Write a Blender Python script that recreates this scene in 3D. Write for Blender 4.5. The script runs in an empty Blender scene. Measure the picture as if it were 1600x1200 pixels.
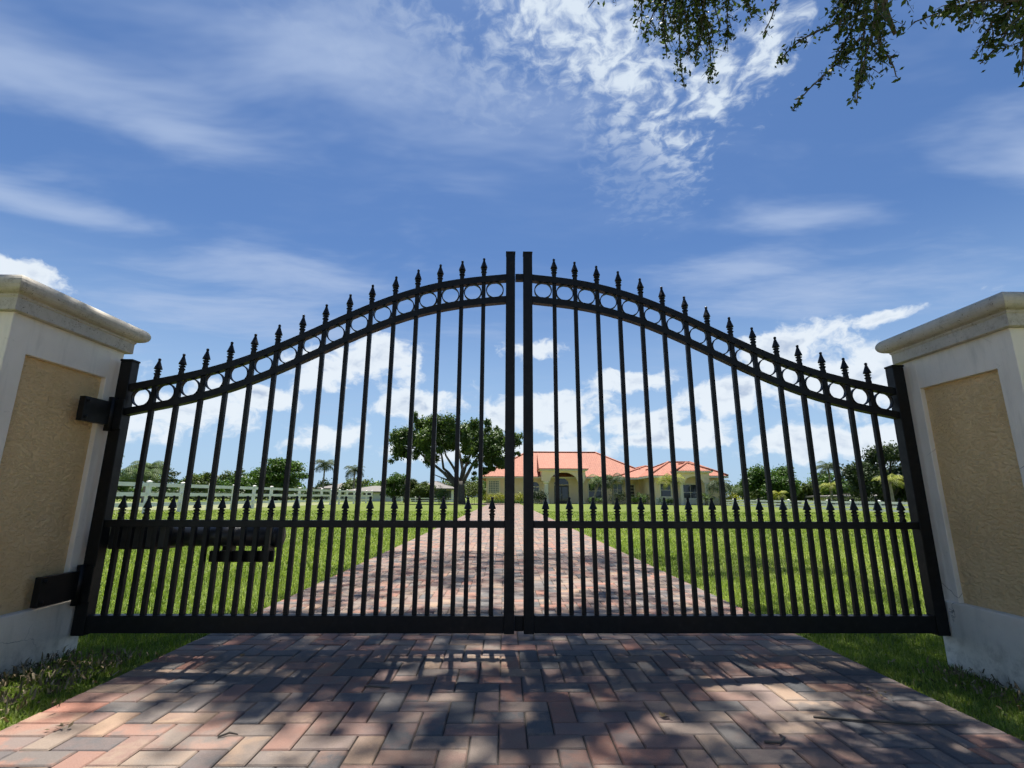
import bpy, bmesh, math, random
import numpy as np
from mathutils import Vector, Matrix

random.seed(7)
RNG = np.random.default_rng(11)
R = math.radians
scene = bpy.context.scene
COL = scene.collection

# ---------------------------------------------------------------- camera
cam_d = bpy.data.cameras.new("camera")
cam = bpy.data.objects.new("camera", cam_d)
COL.objects.link(cam)
cam_d.sensor_width = 36.0
cam_d.lens = 772.0 / 1600.0 * 36.0
cam_d.clip_start = 0.05
cam_d.clip_end = 5000
PITCH = math.atan(176.0 / 772.0)
YAW = R(0.80)
ROLL = R(0.22)
CAM_H = 0.83
_f = Vector((math.sin(YAW) * math.cos(PITCH), math.cos(YAW) * math.cos(PITCH), math.sin(PITCH)))
_r = Vector((math.cos(YAW), -math.sin(YAW), 0))
_u = _r.cross(_f)
_r2 = _r * math.cos(ROLL) + _u * math.sin(ROLL)
_u2 = -_r * math.sin(ROLL) + _u * math.cos(ROLL)
m3 = Matrix((_r2, _u2, -_f)).transposed()
cam.matrix_world = Matrix.Translation((0, 0, CAM_H)) @ m3.to_4x4()
scene.camera = cam

# ---------------------------------------------------------------- view
scene.view_settings.view_transform = 'Standard'
scene.view_settings.look = 'None'
scene.view_settings.gamma = 1.0
scene.view_settings.exposure = 1.42
scene.view_settings.use_curve_mapping = False
scene.cycles.max_bounces = 5
scene.cycles.diffuse_bounces = 3
scene.cycles.use_adaptive_sampling = True
scene.cycles.adaptive_threshold = 0.03
scene.cycles.glossy_bounces = 2
scene.cycles.transmission_bounces = 2
scene.cycles.caustics_reflective = False
scene.cycles.caustics_refractive = False

# ---------------------------------------------------------------- sun
SUN_EL = R(76)
SUN_AZ = R(-5)            # measured from +Y towards +X
sd = Vector((math.sin(SUN_AZ) * math.cos(SUN_EL), math.cos(SUN_AZ) * math.cos(SUN_EL), math.sin(SUN_EL)))
sun_d = bpy.data.lights.new("sun", 'SUN')
sun_d.energy = 4.2
sun_d.angle = R(0.53)
sun_d.color = (1.0, 0.955, 0.88)
sun = bpy.data.objects.new("sun", sun_d)
sun.rotation_euler = (-sd).to_track_quat('-Z', 'Y').to_euler()
sun.location = sd * 60
COL.objects.link(sun)

# ---------------------------------------------------------------- node helpers
class NT:
    def __init__(self, tree):
        self.t = tree
    def n(self, typ, **kw):
        nd = self.t.nodes.new(typ)
        for k, v in kw.items():
            setattr(nd, k, v)
        return nd
    def put(self, sock, v):
        if hasattr(v, 'is_output') or isinstance(v, bpy.types.NodeSocket):
            self.t.links.new(v, sock)
        else:
            try:
                sock.default_value = v
            except Exception:
                sock.default_value = (v, v, v)
    def m(self, op, a, b=0.0, c=0.0, clamp=False):
        nd = self.n('ShaderNodeMath', operation=op, use_clamp=clamp)
        for i, v in enumerate((a, b, c)):
            self.put(nd.inputs[i], v)
        return nd.outputs[0]
    def v(self, op, a, b=(0, 0, 0)):
        nd = self.n('ShaderNodeVectorMath', operation=op)
        self.put(nd.inputs[0], a)
        if op == 'SCALE':
            self.put(nd.inputs['Scale'], b)
        else:
            self.put(nd.inputs[1], b)
        return nd.outputs['Value'] if op in ('LENGTH', 'DOT_PRODUCT', 'DISTANCE') else nd.outputs[0]
    def ss(self, x, lo, hi, a=0.0, b=1.0):
        nd = self.n('ShaderNodeMapRange', interpolation_type='SMOOTHSTEP')
        self.put(nd.inputs[0], x)
        for i, q in enumerate((lo, hi, a, b)):
            nd.inputs[i + 1].default_value = q
        return nd.outputs[0]
    def noise(self, vec, scale, detail=5, rough=0.55, dist=0.0, dim='3D'):
        nd = self.n('ShaderNodeTexNoise', noise_dimensions=dim)
        if vec is not None:
            self.put(nd.inputs['Vector'], vec)
        nd.inputs['Scale'].default_value = scale
        nd.inputs['Detail'].default_value = detail
        nd.inputs['Roughness'].default_value = rough
        nd.inputs['Distortion'].default_value = dist
        return nd.outputs[0]
    def map(self, vec, loc=(0, 0, 0), rot=(0, 0, 0), scale=(1, 1, 1), typ='POINT'):
        nd = self.n('ShaderNodeMapping', vector_type=typ)
        self.put(nd.inputs['Vector'], vec)
        nd.inputs['Location'].default_value = loc
        nd.inputs['Rotation'].default_value = rot
        nd.inputs['Scale'].default_value = scale
        return nd.outputs[0]
    def mix(self, f, a, b, mode='MIX'):
        nd = self.n('ShaderNodeMix', data_type='RGBA', blend_type=mode)
        self.put(nd.inputs[0], f)
        for s, q in ((nd.inputs[6], a), (nd.inputs[7], b)):
            if isinstance(q, tuple) and len(q) == 3:
                q = q + (1.0,)
            self.put(s, q)
        return nd.outputs[2]
    def ramp(self, f, stops, interp='LINEAR'):
        nd = self.n('ShaderNodeValToRGB')
        nd.color_ramp.interpolation = interp
        el = nd.color_ramp.elements
        while len(el) < len(stops):
            el.new(0.5)
        for e, (p, c) in zip(el, stops):
            e.position = p
            e.color = tuple(c) + (1.0,) if len(c) == 3 else c
        self.put(nd.inputs[0], f)
        return nd.outputs[0]

# ---------------------------------------------------------------- world: sky with clouds
world = bpy.data.worlds.new("World")
scene.world = world
world.use_nodes = True
world.cycles.sampling_method = 'MANUAL'
world.cycles.sample_map_resolution = 256
wt = world.node_tree
wt.nodes.clear()
W = NT(wt)
w_out = W.n('ShaderNodeOutputWorld')
w_bg = W.n('ShaderNodeBackground')
SKY_STRENGTH = 0.05
w_bg.inputs['Strength'].default_value = SKY_STRENGTH
wt.links.new(w_bg.outputs[0], w_out.inputs['Surface'])
sky = W.n('ShaderNodeTexSky', sky_type='NISHITA')
sky.sun_disc = False
sky.sun_elevation = SUN_EL
sky.sun_rotation = SUN_AZ
sky.air_density = 1.0
sky.dust_density = 0.55
sky.ozone_density = 2.0
tc = W.n('ShaderNodeTexCoord').outputs['Generated']
dirn = W.v('NORMALIZE', tc)
sx = W.n('ShaderNodeSeparateXYZ'); W.put(sx.inputs[0], dirn)
dx, dy, dz = sx.outputs
zc = W.m('MAXIMUM', dz, 0.04)
cmb = W.n('ShaderNodeCombineXYZ')
W.put(cmb.inputs[0], W.m('DIVIDE', dx, zc)); W.put(cmb.inputs[1], W.m('DIVIDE', dy, zc))
UV = cmb.outputs[0]                         # position on a flat cloud deck one unit up
az = W.m('MULTIPLY', W.m('ARCTAN2', dx, dy), 57.29578)
el = W.m('MULTIPLY', W.m('ARCSINE', dz), 57.29578)
cm2 = W.n('ShaderNodeCombineXYZ'); W.put(cm2.inputs[0], az); W.put(cm2.inputs[1], el)
AE = cm2.outputs[0]

def blobs(vec, lst):
    """greatest closeness (1 at the centre, 0 at the rim) over a list of ellipses"""
    acc = None
    for (cx, cy, rx, ry, rot) in lst:
        if rot == 0:
            nd = W.n('ShaderNodeVectorMath', operation='MULTIPLY_ADD')
            W.put(nd.inputs[0], vec); nd.inputs[1].default_value = (1 / rx, 1 / ry, 0); nd.inputs[2].default_value = (-cx / rx, -cy / ry, 0)
            ln = W.v('LENGTH', nd.outputs[0])
        else:
            c_, s_ = math.cos(R(rot)), math.sin(R(rot))
            e1 = W.m('SUBTRACT', W.v('DOT_PRODUCT', vec, (c_ / rx, s_ / rx, 0)), (cx * c_ + cy * s_) / rx)
            e2 = W.m('SUBTRACT', W.v('DOT_PRODUCT', vec, (-s_ / ry, c_ / ry, 0)), (-cx * s_ + cy * c_) / ry)
            ln = W.m('SQRT', W.m('MULTIPLY_ADD', e1, e1, W.m('MULTIPLY', e2, e2)))
        d = W.m('SUBTRACT', 1.0, ln)
        acc = d if acc is None else W.m('MAXIMUM', acc, d)
    return acc

def warp(vec, scale, amp, detail=5):
    nd = W.n('ShaderNodeTexNoise', noise_dimensions='2D'); W.put(nd.inputs['Vector'], vec)
    nd.inputs['Scale'].default_value = scale; nd.inputs['Detail'].default_value = detail; nd.inputs['Roughness'].default_value = 0.6
    off = W.v('MULTIPLY', W.v('SUBTRACT', nd.outputs[1], (0.5, 0.5, 0.5)), amp)
    return W.v('ADD', vec, off)

# high thin cirrus, everywhere, with denser bands
UVw = warp(UV, 1.3, (0.28, 0.22, 0.0), 1)
cn1 = W.noise(W.map(UVw, rot=(0, 0, R(-32)), scale=(0.8, 1.9, 1)), 1.9, 4, 0.60, 0.0, '2D')
cn2 = W.noise(UV, 0.9, 3, 0.5, 0.0, '2D')
cirrus_mask = blobs(UVw, [(-1.12, 0.98, 0.62, 0.26, 35), (-0.92, 1.2, 0.34, 0.18, 38), (-1.6, 1.62, 0.60, 0.16, 32),
                          (-1.05, 2.12, 0.62, 0.36, 25), (-1.5, 2.7, 1.0, 0.5, 20), (1.08, 1.62, 0.40, 0.14, -5),
                          (1.02, 2.05, 0.45, 0.26, -20), (1.65, 1.25, 0.50, 0.20, 25), (-0.45, 0.98, 0.62, 0.26, 20),
                          (1.6, 2.3, .8, .4, 0)])
cir = W.ss(W.m('ADD', W.m('MULTIPLY', W.m('MAXIMUM', cirrus_mask, -0.5), 0.50), W.m('MULTIPLY', cn1, 0.85)), 0.33, 0.98)
cir_bg = W.m('MULTIPLY', W.ss(cn1, 0.44, 0.85), W.ss(cn2, 0.40, 0.66, 0.10, 0.40))
cir = W.m('MAXIMUM', W.m('MULTIPLY', cir, 0.85), cir_bg)
# broken altocumulus puffs
UVa = warp(UV, 9.0, (0.07, 0.07, 0.0), 2)
an = W.noise(UVa, 21.0, 5, 0.58, 0.0, '2D')
an2 = W.noise(W.map(UVa, loc=(3.1, 1.7, 0)), 4.2, 2, 0.55, 0.0, '2D')
alto_mask = blobs(UVa, [(0.12, 0.82, 0.46, 0.17, 38), (0.28, 1.02, 0.16, 0.07, 42), (0.50, 1.02, 0.10, 0.08, 60), (0.53, 1.08, 0.06, 0.05, 0),
                        (0.60, 0.92, 0.12, 0.06, 70), (-0.28, 0.92, 0.40, 0.14, 35), (0.42, 1.32, 0.34, 0.16, 65)])
wts = W.m('ADD', W.m('MULTIPLY', W.m('MAXIMUM', alto_mask, -1.4), 0.44),
          W.m('ADD', W.m('MULTIPLY', an, 0.85), W.m('MULTIPLY', an2, 0.40)))
alto = W.m('MULTIPLY', W.ss(wts, 0.50, 1.02), W.ss(an, 0.30, 0.64, 0.38, 0.98))
low_alto = W.ss(W.v('DOT_PRODUCT', UVa, (0.55, -0.83, 0)), -0.95, -0.66, 0.16, 1.0)      # thinner away from the main bank
left_thin = W.ss(W.v('DOT_PRODUCT', UVa, (1, 0, 0)), -0.35, 0.05, 0.45, 1.0)
alto = W.m('MULTIPLY', alto, W.m('MULTIPLY', low_alto, left_thin))
# low fair-weather cumulus around the horizon
AEw = warp(W.map(AE, scale=(1, 1.35, 1)), 0.16, (4.2, 3.0, 0.0), 4)
kn = W.noise(AEw, 0.20, 6, 0.62, 0.0, '2D')
kn2 = W.noise(W.map(AE, loc=(40, 13, 0), scale=(0.6, 1.0, 1)), 0.06, 3, 0.5, 0.0, '2D')
cum_list = [(-15.0, 15.4, 6.0, 2.8, 0), (-20.5, 13.4, 5, 2.2, 0), (30.5, 14.6, 6.0, 2.8, 0), (25.0, 11.0, 5, 2.0, 0), (37, 10.5, 8, 2.8, 0),
            (5.5, 9.8, 5.5, 2.2, 0), (40, 16.4, 3.2, 0.8, 0), (-9.6, 10.3, 3.6, 1.5, 0), (-47.5, 18.0, 4.5, 1.7, 0),
            (-33, 8.2, 6, 2.4, 0), (-27, 10.0, 4.5, 1.6, 0), (16, 8.4, 4.5, 1.6, 0), (-21, 6.0, 4.5, 1.4, 0), (21, 6.6, 6, 1.5, 0),
            (-41, 6.6, 8, 2.4, 0), (33, 5.2, 9, 1.8, 0), (2.5, 4.9, 5.5, 1.1, 0), (-9, 5.0, 5.5, 1.2, 0), (14, 13.0, 5.0, 1.1, 0), (3.5, 17.0, 4.0, 1.3, 0)]
cum_mask = blobs(AEw, [(a_, b_ * 1.35, c_, d_ * 1.35, e_) for a_, b_, c_, d_, e_ in cum_list])
band = W.m('MULTIPLY', W.ss(el, 17.0, 6.0), W.m('SUBTRACT', kn2, 0.34))
cw = W.m('ADD', W.m('ADD', W.m('MULTIPLY', W.m('MAXIMUM', cum_mask, -0.55), 0.42), W.m('MULTIPLY', band, 0.7)), kn)
cum = W.m('MULTIPLY', W.ss(cw, 0.48, 0.72), W.ss(el, 25.0, 20.0))
veil = W.ss(el, 28.0, 0.0, 0.0, 0.80)         # humid air low down
core = W.ss(cw, 0.70, 1.05)
belly = W.noise(W.v('ADD', AEw, (0.6, -1.8, 0)), 0.24, 3, 0.6, 0.0, '2D')
inv = 1.0 / SKY_STRENGTH
def scl(c, k=1.0):
    return tuple(x * inv * k for x in c)
CLOUD = scl((0.270, 0.305, 0.345))
CLOUD_HI = scl((0.170, 0.212, 0.295))
CLOUD_SH = scl((0.165, 0.200, 0.262))
# physical sky, a shade more violet-blue as a phone camera renders it
skyc = W.mix(1.0, sky.outputs[0], (0.50, 0.665, 0.865), 'MULTIPLY')
base = W.mix(veil, skyc, scl((0.175, 0.245, 0.330)))
c1 = W.mix(W.m('MULTIPLY', cir, 0.80), base, CLOUD_HI)
c2 = W.mix(alto, c1, CLOUD)
CLOUD_CU = scl((0.315, 0.340, 0.365))
cumcol = W.mix(W.m('MULTIPLY', core, W.ss(belly, 0.44, 0.66)), CLOUD_CU, CLOUD_SH)
c3 = W.mix(W.m('MULTIPLY', cum, 0.92), c2, cumcol)
W.put(w_bg.inputs['Color'], c3)

# ---------------------------------------------------------------- mesh helpers
class MB:
    """collects shapes, built as one mesh object"""
    def __init__(self):
        self.v = []; self.f = []; self.s = []
    def add(self, vs, fs, smooth=False):
        o = len(self.v)
        self.v += [tuple(p) for p in vs]
        self.f += [tuple(i + o for i in q) for q in fs]
        self.s += [smooth] * len(fs)
        return self
    def box(self, x0, x1, y0, y1, z0, z1):
        vs = [(x0, y0, z0), (x1, y0, z0), (x1, y1, z0), (x0, y1, z0), (x0, y0, z1), (x1, y0, z1), (x1, y1, z1), (x0, y1, z1)]
        return self.add(vs, [(3, 2, 1, 0), (4, 5, 6, 7), (0, 1, 5, 4), (1, 2, 6, 5), (2, 3, 7, 6), (3, 0, 4, 7)])
    def cbox(self, x0, x1, y0, y1, z0, z1, c=0.004):
        """box with chamfered edges"""
        bm = bmesh.new()
        bmesh.ops.create_cube(bm, size=1.0)
        for p in bm.verts:
            p.co = Vector(((x0 + x1) / 2 + p.co.x * (x1 - x0), (y0 + y1) / 2 + p.co.y * (y1 - y0), (z0 + z1) / 2 + p.co.z * (z1 - z0)))
        bmesh.ops.bevel(bm, geom=bm.edges[:], offset=c, segments=2, profile=0.5, affect='EDGES')
        bm.verts.index_update()
        self.add([p.co[:] for p in bm.verts], [[q.index for q in f.verts] for f in bm.faces])
        bm.free()
        return self
    def tube(self, pts, rad, seg=8, cap=True):
        pts = [Vector(p) for p in pts]
        n = len(pts)
        if not hasattr(rad, '__len__'):
            rad = [rad] * n
        vs = []; fs = []
        ref = None
        for i, p in enumerate(pts):
            t = (pts[min(i + 1, n - 1)] - pts[max(i - 1, 0)]).normalized()
            if ref is None:
                ref = Vector((1, 0, 0)) if abs(t.x) < 0.8 else Vector((0, 1, 0))
            a = (ref - t * ref.dot(t)).normalized()
            b = t.cross(a)
            ref = a
            for k in range(seg):
                th = 2 * math.pi * k / seg
                vs.append(p + (a * math.cos(th) + b * math.sin(th)) * rad[i])
        for i in range(n - 1):
            for k in range(seg):
                k2 = (k + 1) % seg
                fs.append((i * seg + k, i * seg + k2, (i + 1) * seg + k2, (i + 1) * seg + k))
        if cap:
            fs.append(tuple(range(seg - 1, -1, -1)))
            fs.append(tuple((n - 1) * seg + k for k in range(seg)))
        return self.add(vs, fs, True)
    def lathe(self, prof, seg=12, at=(0, 0, 0)):
        vs = []; fs = []
        for (r, z) in prof:
            for k in range(seg):
                th = 2 * math.pi * (k + 0.5) / seg
                vs.append((at[0] + r * math.cos(th), at[1] + r * math.sin(th), at[2] + z))
        n = len(prof)
        for i in range(n - 1):
            for k in range(seg):
                k2 = (k + 1) % seg
                fs.append((i * seg + k, i * seg + k2, (i + 1) * seg + k2, (i + 1) * seg + k))
        fs.append(tuple(range(seg - 1, -1, -1)))
        fs.append(tuple((n - 1) * seg + k for k in range(seg)))
        return self.add(vs, fs)
    def mesh(self, name, mat):
        me = bpy.data.meshes.new(name)
        me.from_pydata(self.v, [], self.f)
        me.polygons.foreach_set('use_smooth', self.s)
        me.materials.append(mat)
        me.update()
        return me
    def build(self, name, mat, parent=None, loc=None):
        return link(name, self.mesh(name, mat), parent, loc)

def link(name, data, parent=None, loc=None):
    o = bpy.data.objects.new(name, data)
    COL.objects.link(o)
    if parent is not None:
        o.parent = parent
    if loc is not None:
        o.location = loc
    return o

def empty(name, loc=(0, 0, 0)):
    o = link(name, None, None, loc)
    o.empty_display_size = 0.1
    return o

def tag(o, label, cat, group=None):
    o['label'] = label; o['category'] = cat
    if group:
        o['group'] = group
    return o

def kind(o, k):
    o['kind'] = k
    return o

def np_mesh(name, V, loops, sizes, mat, rnd=None, smooth=False):
    """fast mesh from numpy arrays; sizes: verts per face (constant int)"""
    me = bpy.data.meshes.new(name)
    nf = len(loops) // sizes
    me.vertices.add(len(V)); me.vertices.foreach_set('co', np.ascontiguousarray(V, dtype=np.float32).ravel())
    me.loops.add(len(loops)); me.loops.foreach_set('vertex_index', np.ascontiguousarray(loops, dtype=np.int32))
    me.polygons.add(nf)
    me.polygons.foreach_set('loop_start', np.arange(nf, dtype=np.int32) * sizes)
    me.polygons.foreach_set('loop_total', np.full(nf, sizes, dtype=np.int32))
    if smooth:
        me.polygons.foreach_set('use_smooth', np.ones(nf, dtype=bool))
    if rnd is not None:
        a = me.attributes.new('rnd', 'FLOAT', 'FACE')
        a.data.foreach_set('value', np.ascontiguousarray(rnd, dtype=np.float32))
    me.materials.append(mat)
    me.update(calc_edges=True)
    return me

# ---------------------------------------------------------------- materials
def new_mat(name):
    m = bpy.data.materials.new(name)
    m.use_nodes = True
    t = NT(m.node_tree)
    b = m.node_tree.nodes['Principled BSDF']
    return m, t, b

def pos(t):
    return t.n('ShaderNodeNewGeometry').outputs['Position']

def bump(t, b, h, strength, dist):
    nd = t.n('ShaderNodeBump')
    nd.inputs['Strength'].default_value = strength
    nd.inputs['Distance'].default_value = dist
    t.put(nd.inputs['Height'], h)
    t.put(b.inputs['Normal'], nd.outputs[0])
    return nd

def simple(name, col, rough=0.6, var=0.15, scale=6.0, metal=0.0, bmp=0.0, bscale=60.0):
    m, t, b = new_mat(name)
    p = pos(t)
    n = t.noise(p, scale, 5, 0.6)
    c0 = tuple(x * (1 - var) for x in col); c1 = tuple(min(1, x * (1 + var)) for x in col)
    t.put(b.inputs['Base Color'], t.ramp(n, [(0.3, c0), (0.7, c1)]))
    b.inputs['Roughness'].default_value = rough
    b.inputs['Metallic'].default_value = metal
    if bmp:
        bump(t, b, t.noise(p, bscale, 4, 0.6), bmp, 0.01)
    return m

def leaf_mat(name, dark, mid, light, trans=0.35, rough=0.5):
    m, t, b = new_mat(name)
    at = t.n('ShaderNodeAttribute'); at.attribute_name = 'rnd'
    col = t.ramp(at.outputs['Fac'], [(0.0, dark), (0.5, mid), (1.0, light)])
    t.put(b.inputs['Base Color'], col)
    b.inputs['Roughness'].default_value = rough
    b.inputs['Specular IOR Level'].default_value = 0.2
    tr = t.n('ShaderNodeBsdfTranslucent')
    t.put(tr.inputs['Color'], t.mix(1.0, col, (1.15, 1.25, 0.55), 'MULTIPLY'))
    mx = t.n('ShaderNodeMixShader'); mx.inputs[0].default_value = trans
    t.t.links.new(b.outputs[0], mx.inputs[1]); t.t.links.new(tr.outputs[0], mx.inputs[2])
    t.t.links.new(mx.outputs[0], m.node_tree.nodes['Material Output'].inputs['Surface'])
    return m

def paver_mat(name, per_object):
    m, t, b = new_mat(name)
    at = t.n('ShaderNodeAttribute'); at.attribute_name = 'rnd'
    if per_object:
        at.attribute_type = 'OBJECT'
    r = at.outputs['Fac']
    r2 = t.m('FRACT', t.m('MULTIPLY', r, 7.31))
    p = pos(t)
    pal = [(0.0, (0.080, 0.085, 0.095)), (0.15, (0.120, 0.118, 0.122)), (0.28, (0.200, 0.148, 0.122)), (0.40, (0.315, 0.148, 0.108)),
           (0.48, (0.215, 0.182, 0.160)), (0.60, (0.320, 0.225, 0.160)), (0.70, (0.150, 0.145, 0.147)), (0.84, (0.270, 0.155, 0.124)), (1.0, (0.092, 0.095, 0.104))]
    ca = t.ramp(r, pal); cb = t.ramp(r2, pal)
    blotch = t.ss(t.noise(t.v('ADD', p, t.v('SCALE', (3.1, 1.7, 0.4), r)), 9.0, 4, 0.6), 0.42, 0.62, 0.0, 0.75)
    col = t.mix(blotch, ca, cb)
    sp = t.noise(p, 260, 3, 0.7)
    col = t.mix(t.ss(sp, 0.35, 0.7, 0.0, 0.55), col, t.mix(1.0, col, (0.62, 0.60, 0.60), 'MULTIPLY'))
    grit = t.ss(t.noise(p, 420, 2, 0.6), 0.62, 0.75, 0.0, 0.35)
    col = t.mix(grit, col, (0.42, 0.37, 0.32))
    dirt = t.ss(t.noise(p, 1.6, 6, 0.65), 0.42, 0.78, 0.0, 0.35)
    col = t.mix(dirt, col, (0.25, 0.225, 0.20))
    col = t.mix(1.0, col, (0.96, 0.92, 0.86), 'MULTIPLY')
    t.put(b.inputs['Base Color'], col)
    b.inputs['Roughness'].default_value = 0.80
    b.inputs['Specular IOR Level'].default_value = 0.3
    h = t.m('ADD', t.m('MULTIPLY', sp, 0.6), t.noise(p, 45, 4, 0.6))
    bump(t, b, h, 0.45, 0.004)
    return m

M = {}
M['paver'] = paver_mat('paver_single', True)
M['paver_f'] = paver_mat('paver_field', False)
M['sand'] = simple('joint_sand', (0.070, 0.060, 0.050), 0.95, 0.35, 40)
M['black'] = None
m, t, b = new_mat('black_powder_coat')
p = pos(t)
t.put(b.inputs['Base Color'], t.ramp(t.noise(p, 30, 4, 0.6), [(0.35, (0.0035, 0.0036, 0.0038)), (0.62, (0.007, 0.007, 0.007)), (0.80, (0.020, 0.0185, 0.016))]))
t.put(b.inputs['Roughness'], t.ss(t.noise(p, 12, 4, 0.6), 0.3, 0.7, 0.38, 0.55))
b.inputs['Specular IOR Level'].default_value = 0.24
bump(t, b, t.noise(p, 500, 2, 0.5), 0.12, 0.001)
M['black'] = m
M['op_plastic'] = simple('operator_casing', (0.030, 0.030, 0.031), 0.42, 0.3, 20)

# painted stucco of the pillars
m, t, b = new_mat('white_painted_stucco')
p = pos(t)
col = t.ramp(t.noise(p, 3.0, 5, 0.6), [(0.3, (0.69, 0.615, 0.505)), (0.7, (0.78, 0.705, 0.585))])
st = t.ss(t.noise(t.map(p, scale=(7, 7, 1.1)), 1.6, 6, 0.65), 0.50, 0.80, 0.0, 0.55)
col = t.mix(st, col, (0.40, 0.36, 0.29))
vor = t.n('ShaderNodeTexVoronoi', feature='DISTANCE_TO_EDGE'); t.put(vor.inputs['Vector'], t.v('ADD', p, t.v('SCALE', (0.12, 0.12, 0.12), t.noise(p, 6, 4, 0.6)))); vor.inputs['Scale'].default_value = 2.3
sz = t.n('ShaderNodeSeparateXYZ'); t.put(sz.inputs[0], p)
splash = t.m('MULTIPLY', t.ss(sz.outputs[2], 0.17, 0.0), t.ss(t.noise(p, 18, 6, 0.7), 0.42, 0.70, 0.0, 0.5))
col = t.mix(splash, col, (0.22, 0.175, 0.12))
crack = t.m('MULTIPLY', t.ss(vor.outputs[0], 0.006, 0.0), t.ss(t.noise(p, 1.7, 3, 0.5), 0.52, 0.62))
col = t.mix(crack, col, (0.20, 0.18, 0.15))
scuff = t.ss(t.noise(t.map(p, scale=(1, 1, 3)), 14, 6, 0.75), 0.62, 0.74, 0.0, 0.45)
col = t.mix(scuff, col, (0.34, 0.31, 0.26))
t.put(b.inputs['Base Color'], col); b.inputs['Roughness'].default_value = 0.72
bump(t, b, t.m('ADD', t.noise(p, 26, 4, 0.55), t.m('MULTIPLY', t.noise(p, 120, 3, 0.6), 0.5)), 0.22, 0.006)
M['stucco_white'] = m
# weathered cap
m, t, b = new_mat('weathered_cap')
p = pos(t)
col = t.ramp(t.noise(p, 4.0, 5, 0.6), [(0.3, (0.40, 0.365, 0.30)), (0.7, (0.51, 0.465, 0.39))])
mould = t.ss(t.noise(p, 24, 8, 0.78), 0.44, 0.70, 0.0, 0.58)
mould = t.m('MULTIPLY', mould, t.ss(t.noise(p, 3.4, 4, 0.6), 0.34, 0.60, 0.25, 1.0))
col = t.mix(mould, col, (0.105, 0.095, 0.075))
pits = t.ss(t.noise(p, 95, 2, 0.5), 0.66, 0.72, 0.0, 0.8)
col = t.mix(pits, col, (0.05, 0.045, 0.035))
t.put(b.inputs['Base Color'], col); b.inputs['Roughness'].default_value = 0.8
bump(t, b, t.m('SUBTRACT', t.noise(p, 40, 5, 0.6), pits), 0.4, 0.006)
M['cap'] = m
# knock-down tan stucco
m, t, b = new_mat('tan_textured_stucco')
p = pos(t)
col = t.ramp(t.noise(p, 2.2, 5, 0.6), [(0.3, (0.66, 0.445, 0.205)), (0.7, (0.78, 0.555, 0.285))])
stn = t.ss(t.noise(t.map(p, scale=(5, 5, 0.8)), 2.0, 5, 0.6), 0.55, 0.8, 0.0, 0.45)
col = t.mix(stn, col, (0.46, 0.30, 0.13))
t.put(b.inputs['Base Color'], col); b.inputs['Roughness'].default_value = 0.85
ridge = t.ss(t.noise(t.map(p, scale=(1, 1, 2.0)), 30, 4, 0.6, 0.3), 0.42, 0.62)
bump(t, b, t.m('ADD', ridge, t.m('MULTIPLY', t.noise(p, 90, 4, 0.6), 0.5)), 0.70, 0.009)
M['stucco_tan'] = m

M['vinyl'] = simple('white_vinyl', (0.84, 0.81, 0.76), 0.45, 0.08, 3)
M['bark'] = simple('grey_bark', (0.080, 0.070, 0.060), 0.9, 0.4, 3, bmp=0.6, bscale=12)
M['bark_dark'] = simple('dark_bark', (0.085, 0.072, 0.058), 0.9, 0.4, 9, bmp=0.6, bscale=30)
M['palm_trunk'] = simple('palm_trunk', (0.26, 0.22, 0.17), 0.9, 0.3, 5, bmp=0.5, bscale=14)
M['leaf_oak'] = leaf_mat('oak_leaf', (0.022, 0.038, 0.012), (0.040, 0.068, 0.020), (0.085, 0.115, 0.035), 0.30)
M['leaf_ficus'] = leaf_mat('ficus_leaf', (0.026, 0.050, 0.014), (0.058, 0.100, 0.026), (0.135, 0.190, 0.052), 0.25)
M['leaf_mid'] = leaf_mat('mid_green_leaf', (0.030, 0.062, 0.013), (0.062, 0.120, 0.024), (0.125, 0.200, 0.045), 0.28)
M['leaf_olive'] = leaf_mat('olive_leaf', (0.040, 0.055, 0.018), (0.075, 0.105, 0.032), (0.135, 0.170, 0.055), 0.28)
M['leaf_dark'] = leaf_mat('dark_leaf', (0.018, 0.034, 0.014), (0.034, 0.055, 0.022), (0.075, 0.100, 0.040), 0.20)
M['leaf_yellow'] = leaf_mat('yellow_leaf', (0.110, 0.130, 0.020), (0.230, 0.240, 0.030), (0.400, 0.380, 0.050), 0.25)
M['palm_leaf'] = leaf_mat('palm_leaf', (0.026, 0.052, 0.014), (0.056, 0.098, 0.025), (0.120, 0.165, 0.045), 0.22, 0.6)
M['palm_dark'] = leaf_mat('dark_palm_leaf', (0.018, 0.034, 0.013), (0.036, 0.062, 0.022), (0.085, 0.120, 0.042), 0.18, 0.6)
M['palm_yellow'] = leaf_mat('yellow_palm_leaf', (0.10, 0.125, 0.020), (0.19, 0.215, 0.035), (0.33, 0.32, 0.07), 0.25, 0.6)
M['grass'] = leaf_mat('grass_blade', (0.075, 0.125, 0.018), (0.185, 0.252, 0.045), (0.370, 0.405, 0.130), 0.45, 0.5)
M['litter'] = leaf_mat('dry_litter', (0.08, 0.06, 0.035), (0.17, 0.13, 0.075), (0.32, 0.26, 0.16), 0.1, 0.8)

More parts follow.
